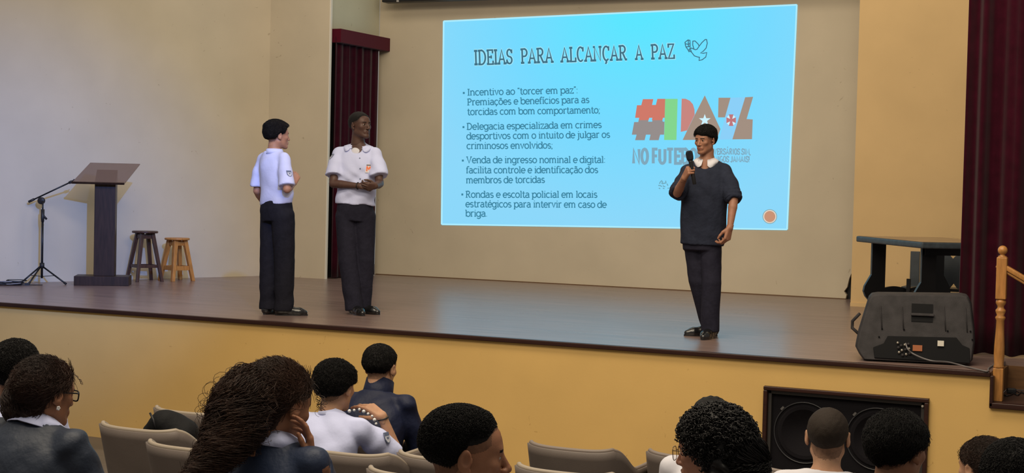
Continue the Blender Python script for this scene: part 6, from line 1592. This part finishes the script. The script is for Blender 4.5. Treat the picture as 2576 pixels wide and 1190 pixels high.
# 5 navy jacket with stand-up collar
Q, base, f = seat_pose(957, 928, 8.6, -6, sc=1.0, head=(6, 8, 0), sh=0.195, hs=1.04)
sit_chair(base, f, 'taupe chair under the person in the deep navy jacket')
person('person', 'person in a deep navy jacket with stand-up collar and faded black hair', base, f, Q.P, 1.75, SK_E,
       make_shirt(NAVY_J2, name='jacket', sleeve=1.9, seed=3.0, wr=0.010, collar='high', slr=1.2, fat=1.12), make_trousers(NAVY_T),
       hair=dict(thick=0.011, fade=0.05, nape=-0.040, side=0.01, top=0.004, amp=0.0008, stub=0.022, fuzz=(3500, 0.012, 0.0010, 0.0009, (0, 0.4, -0.6))), hh=0.0045, bh=0.011, ch=0.010)
# 8 dark head behind the curly-haired person
Q, base, f = seat_pose(1790, 1072, 6.6, -17, sc=0.96)
sit_chair(base, f, 'taupe chair mostly hidden behind the curly-haired person in glasses')
person('person', 'person in a white shirt mostly hidden behind the curly-haired person in glasses', base, f, Q.P, 1.65, SK_D, make_shirt(WHITE_C, sleeve=0.7, seed=9.0, wr=0.006), make_trousers(NAVY_T),
       hair=dict(thick=0.016, fade=0.03, nape=-0.055, side=0.0, top=0.006, amp=0.002, stub=0.01), hh=0.0055, bh=0.012, ch=0.010)
# 9 buzz cut in front of the subwoofer
Q, base, f = seat_pose(2082, 1102, 6.0, -12, sc=0.97, sh=0.185)
person('person', 'person with a buzz cut in a white shirt in front of the subwoofer', base, f, Q.P, 1.7, SK_E, make_shirt(WHITE_C, sleeve=0.75, seed=2.5, wr=0.008, collar='none', slr=1.15), make_trousers(NAVY_T),
       hair=dict(thick=0.005, fade=0.02, nape=-0.050, side=0.010, amp=0.0006, stub=0.03, mat=mat('buzzed_brown_hair', (0.026, 0.018, 0.013, 1), rough=0.7, spec=0.2, bump=0.3, bscale=400)), hh=0.0045, bh=0.011, ch=0.010)
sit_chair(base, f, 'taupe chair under the person with the buzz cut')
# 10 dark straight hair right of him
Q, base, f = seat_pose(2258, 1134, 4.95, 12, sc=0.98, head=(14, 4, 0))
person('person', 'person with thick straight black hair in front of the right half of the subwoofer', base, f, Q.P, 1.7, SK_D, make_shirt(NAVY_J2, name='jacket', sleeve=1.9, seed=5.5, collar='none', wr=0.008), make_trousers(NAVY_T),
       hair=dict(thick=0.018, fade=0.022, nape=-0.060, side=-0.006, top=0.002, amp=0.0005, freq=90, stub=0.008, fuzz=(6000, 0.030, 0.0006, 0.0009, (0.1, -0.4, -1)), flift=0.25), hh=0.0045, bh=0.012, ch=0.011)
sit_chair(base, f, 'taupe chair under the person with thick straight black hair')
# 11 and 12 at the right edge
Q, base, f = seat_pose(2474, 1180, 5.95, -15, sc=0.93, head=(-38, 6, 0), hs=1.08)
def ex11(t, P, R, L, sc, pel, neck, HR, hc, hs):
    W = lambda p: HR@(vec(*p)*hs)+hc
    S = Solid(W((0, -0.13, 0.03))-0.07, W((0, -0.13, 0.03))+0.07, 0.005); S.ell(W((0, -0.130, 0.035)), (0.042, 0.038, 0.042), 0.0); S.field(lambda D, X, Y, Z: D+0.002*np.sin(190*Z+60*X)); mesh_obj('hair_bun', [S], HAIRM, t)
person('person', 'person with dark brown hair tied back at the right edge', base, f, Q.P, 1.6, SK_E, make_shirt(WHITE_C, sleeve=0.7, seed=4.0), make_trousers(NAVY_T),
       hair=dict(thick=0.010, fade=0.012, nape=-0.055, side=-0.004, front=0.07, amp=0.0004, mat=HAIRM, low=0.02, fuzz=(4000, 0.035, 0.0004, 0.0009, (0, -1, 0.2)), flift=0.15), hh=0.0045, bh=0.012, ch=0.011, extras=ex11)
sit_chair(base, f, 'taupe chair under the person with tied-back hair at the right edge')
Q, base, f = seat_pose(2550, 1222, 4.15, -6, sc=0.95, head=(0, 4, 0))
person('person', 'person with black hair at the bottom right corner, only the crown in view', base, f, Q.P, 1.65, SK_D, make_shirt(NAVY_J2, name='jacket', sleeve=1.9, seed=4.4, collar='none'), make_trousers(NAVY_T),
       hair=dict(thick=0.016, fade=0.03, nape=-0.06, side=0.0, top=0.002, amp=0.0006, fuzz=(4500, 0.018, 0.0012, 0.0010, (0, 0.2, -0.8))), hh=0.0055, bh=0.012, ch=0.011)
sit_chair(base, f, 'taupe chair under the person at the bottom right corner')
# 2 glasses, brown hair, slate jacket (left)
Q, base, f = seat_pose(116, 992, 5.2, 6, sc=0.97, head=(8, 8, 0), hs=0.98, sh=0.19, headdrop=0.035)
def ex2(t, P, R, L, sc, pel, neck, HR, hc, hs):
    W = lambda p: HR@(vec(*p)*hs)+hc
    glasses(t, HR, hc, hs, MT['black'], rim=0.0028, w_=0.026, h_=0.019)
    # hair swept back into a loose low knot of brown waves
    mb = Q; c0 = Q.loc(atd(72, 980, 5.26)); c1 = Q.loc(atd(52, 1018, 5.20)); c2 = Q.loc(atd(76, 1044, 5.16))
    S = Solid(np.minimum(c0, c2)-0.13, np.maximum(c0, c2)+0.13, 0.006); S.ell(c0, (0.072, 0.065, 0.068), 0.03); S.ell(c1, (0.062, 0.06, 0.065), 0.03); S.ell(c2, (0.055, 0.05, 0.042), 0.03)
    S.field(lambda D, X, Y, Z: D+0.006*np.sin(55*Z+30*X)+0.004*np.sin(90*X+40*Y)+0.003*np.sin(150*Z+70*Y)); mesh_obj('hair_knot', [S], HBROWN2, t)
    strands('loose_locks', t, 900, [c0+vec(0.03, 0.05, 0.05), c0, c1, c2, c2+vec(0, 0, -0.02)], [0.06, 0.072, 0.066, 0.056, 0.03], HBROWN2, curl=0.007, turns=4, r=0.0011, seed=4)
    strands('side_locks', t, 3, [W((0.05, 0.085, 0.08)), W((0.06, 0.10, 0.065)), W((0.064, 0.11, 0.05)), W((0.07, 0.115, 0.04))], [0.004, 0.005, 0.006, 0.006], HBROWN2, curl=0.003, turns=3, r=0.0012, seed=9)
    e_ = MB(); c = W((0.088, -0.004, -0.040)); rt = HR@vec(1, 0, 0)
    for k_ in range(5):
        a_ = k_*2*math.pi/5; V, F = sphere_mesh(0.0036, 8, 6); V = V+c+HR@vec(0.003, 0.0045*math.cos(a_), 0.0045*math.sin(a_)); e_.add(V, [tuple(x) for x in F])
    e_.build('flower_earring', mat('white_earring', (0.75, 0.73, 0.72, 1), rough=0.3), t, smooth=True)
person('person', 'person in black glasses and slate navy jacket, brown hair in a loose knot', base, f, Q.P, 1.68, SK_D,
       make_shirt(SLATE_J, name='jacket', sleeve=1.92, seed=8.0, wr=0.015, collar='point', collar_m=WHITE_S, slr=1.28, fat=1.16), make_trousers(NAVY_T),
       hair=dict(thick=0.012, fade=0.012, nape=-0.055, side=-0.002, front=0.075, amp=0.0004, freq=90, mat=HBROWN2, low=0.045, fuzz=(9000, 0.060, 0.0007, 0.0010, (-0.35, -1, -0.35)), flift=0.12, fturn=1.0), hh=0.0038, bh=0.010, ch=0.009, extras=ex2)
sit_chair(base, f, 'taupe chair under the person in black glasses at the bottom left')
# 3 curly ponytail
Q, base, f = seat_pose(701, 1020, 4.75, 8, sc=1.0, head=(6, 16, 0), hs=1.06, sh=0.19, headdrop=0.035)
Q.bone('elr', 'shr', 812, 1250, 0.28, 1).bone('wrr', 'elr', 784, 1168, 0.24, -1)
Q.P['handr'] = dict(dir=Q.dirl(-0.12, 0.1, 1.0), palm=Q.dirl(-0.9, -0.2, 0.1), curls=[(14, 20, 12), (18, 24, 14), (22, 28, 16), (26, 30, 16)], scale=0.95, spread=0.4, thumb=((-0.25, 0.95, -0.35), 0.05))
def ex3(t, P, R, L, sc, pel, neck, HR, hc, hs):
    W = lambda p: HR@(vec(*p)*hs)+hc
    T = lambda x, y, d: Q.loc(atd(x, y, d))
    pth = [T(650, 938, 4.78), T(628, 962, 4.72), T(612, 1010, 4.64), T(596, 1065, 4.59), T(560, 1125, 4.54), T(505, 1185, 4.50), T(450, 1250, 4.50)]
    rad = [0.022, 0.062, 0.092, 0.090, 0.068, 0.042, 0.03]
    S = Solid(np.minimum.reduce(pth)-0.14, np.maximum.reduce(pth)+0.14, 0.007); S.chain(pth, [max(0.012, r_*0.80) for r_ in rad], 0.02)
    S.field(lambda D, X, Y, Z: D+0.007*np.sin(48*Z+30*X+2*np.sin(20*Y))+0.005*np.sin(85*X-50*Z)+0.003*np.sin(160*Y+90*Z)); mesh_obj('ponytail', [S], HBROWN, t)
    strands('ponytail_curls', t, 1500, pth, [r_*1.0 for r_ in rad], HBROWN, curl=0.012, turns=11, r=0.0012, seed=3, pts=64)
    strands('ponytail_flyaways', t, 70, pth, [r_*1.32 for r_ in rad], HBROWN, curl=0.014, turns=9, r=0.0008, seed=13, pts=50)
    strands('temple_curls', t, 8, [W((0.045, 0.080, 0.075)), W((0.055, 0.105, 0.06)), W((0.06, 0.118, 0.035)), W((0.062, 0.115, 0.015)), W((0.066, 0.105, 0.0))], [0.006, 0.009, 0.010, 0.010, 0.009], HBROWN, curl=0.009, turns=3, r=0.0011, seed=5)
    mb = MB(); d = pth[1]-pth[0]; d /= np.linalg.norm(d); a = np.cross(d, (0, 0, 1)); a /= np.linalg.norm(a); b_ = np.cross(d, a); mb.tube([pth[0]+d*0.01+0.024*(math.cos(q_)*a+math.sin(q_)*b_) for q_ in np.linspace(0, 2*math.pi, 21)], 0.006, 6, cap=False); mb.build('hair_tie', MT['black'], t, smooth=True)
person('person', 'person with a long curly brown ponytail in a navy jacket, hand to the face', base, f, Q.P, 1.72, SK_D,
       make_shirt(NAVY_J, name='jacket', sleeve=1.92, seed=1.2, wr=0.010, collar='point', collar_m=WHITE_S, slr=1.22, fat=1.12), make_trousers(NAVY_T),
       hair=dict(thick=0.012, fade=0.012, nape=-0.058, side=0.012, front=0.075, amp=0.0004, freq=120, mat=HBROWN, low=0.045, fuzz=(11000, 0.060, 0.0006, 0.0010, (-0.3, -1, 0.15)), flift=0.12, fturn=1.0), hh=0.0036, bh=0.010, ch=0.009, extras=ex3)
sit_chair(base, f, 'taupe chair under the person with the curly ponytail')
# 6 young man in profile
Q, base, f = seat_pose(1172, 1146, 4.1, 15, sc=0.98, head=(45, 3, 0), hs=1.06)
person('person', 'person with a short black fade haircut in right profile, bottom centre', base, f, Q.P, 1.7, SK_D, make_shirt(WHITE_C, sleeve=0.7, seed=1.4, collar='none'), make_trousers(NAVY_T),
       hair=dict(thick=0.010, fade=0.055, nape=-0.030, side=0.028, front=0.080, top=0.003, amp=0.0006, freq=230, h=0.003, stub=0.028, fuzz=(9000, 0.009, 0.0020, 0.0008, (0.2, 0.2, -0.2)), fturn=1.3, flift=0.7), hh=0.0024, bh=0.010, ch=0.011, head=dict(nose=1.04))
sit_chair(base, f, 'taupe chair under the person in right profile')
# 7 black curls and glasses, facing left
Q, base, f = seat_pose(1790, 1138, 4.4, -28, sc=0.97, head=(-59, 6, 0), hs=0.98)
def ex7(t, P, R, L, sc, pel, neck, HR, hc, hs):
    glasses(t, HR, hc, hs, mat('thin_gold_frame', (0.16, 0.10, 0.05, 1), rough=0.3, metal=0.8), rim=0.0012, w_=0.027, h_=0.021, yo=0.114)
    W = lambda p: HR@(vec(*p)*hs)+hc
    def keep(p):
        return (p[:, 2] > np.interp(p[:, 1], [-0.12, -0.04, 0.02, 0.05, 0.09], [-0.09, -0.07, 0.01, 0.05, 0.080])) & ~((p[:, 1] > 0.070) & (p[:, 2] < 0.090))
    skull_curls('curls', t, 3200, HR, hc, hs, HCURLY, ln=0.032, hel=0.0055, r=0.0017, seed=2, keep=keep, out=0.035, rx=(0.096, 0.112, 0.104))
    S = Solid(W((0, -0.03, 0.0))-0.17, W((0, -0.03, 0.0))+0.17, 0.006)
    S.ell(W((0, -0.030, 0.045)), (0.094, 0.102, 0.098), 0.0); S.ell(W((0, -0.075, -0.035)), (0.085, 0.062, 0.075), 0.04)
    for sx in (-1, 1): S.ell(W((sx*0.068, -0.045, -0.045)), (0.032, 0.045, 0.060), 0.03)
    S.ell(W((0, 0.088, -0.03)), (0.12, 0.085, 0.108), 0.01, R=HR, sub=True)
    S.field(lambda D, X, Y, Z: D+0.006*np.sin(110*X+3*np.sin(60*Z))*np.sin(105*Y+60*Z)+0.004*np.sin(150*Z+90*X)); mesh_obj('hair_volume', [S], HCURLY, t)
    strands('nape_curls', t, 1000, [W((0, -0.05, 0.03)), W((0, -0.095, -0.01)), W((0, -0.09, -0.06)), W((0, -0.075, -0.11))], [0.075, 0.075, 0.078, 0.07], HCURLY, curl=0.009, turns=7, r=0.0016, seed=6, pts=34)
person('person', 'person with short dense black curls and thin glasses facing left, bottom right of centre', base, f, Q.P, 1.68, SK_C, make_shirt(WHITE_C, sleeve=0.7, seed=1.9, collar='none'), make_trousers(NAVY_T),
       hair=dict(kind='none'), hh=0.003, bh=0.010, ch=0.011, extras=ex7)
sit_chair(base, f, 'taupe chair under the person with dense black curls')
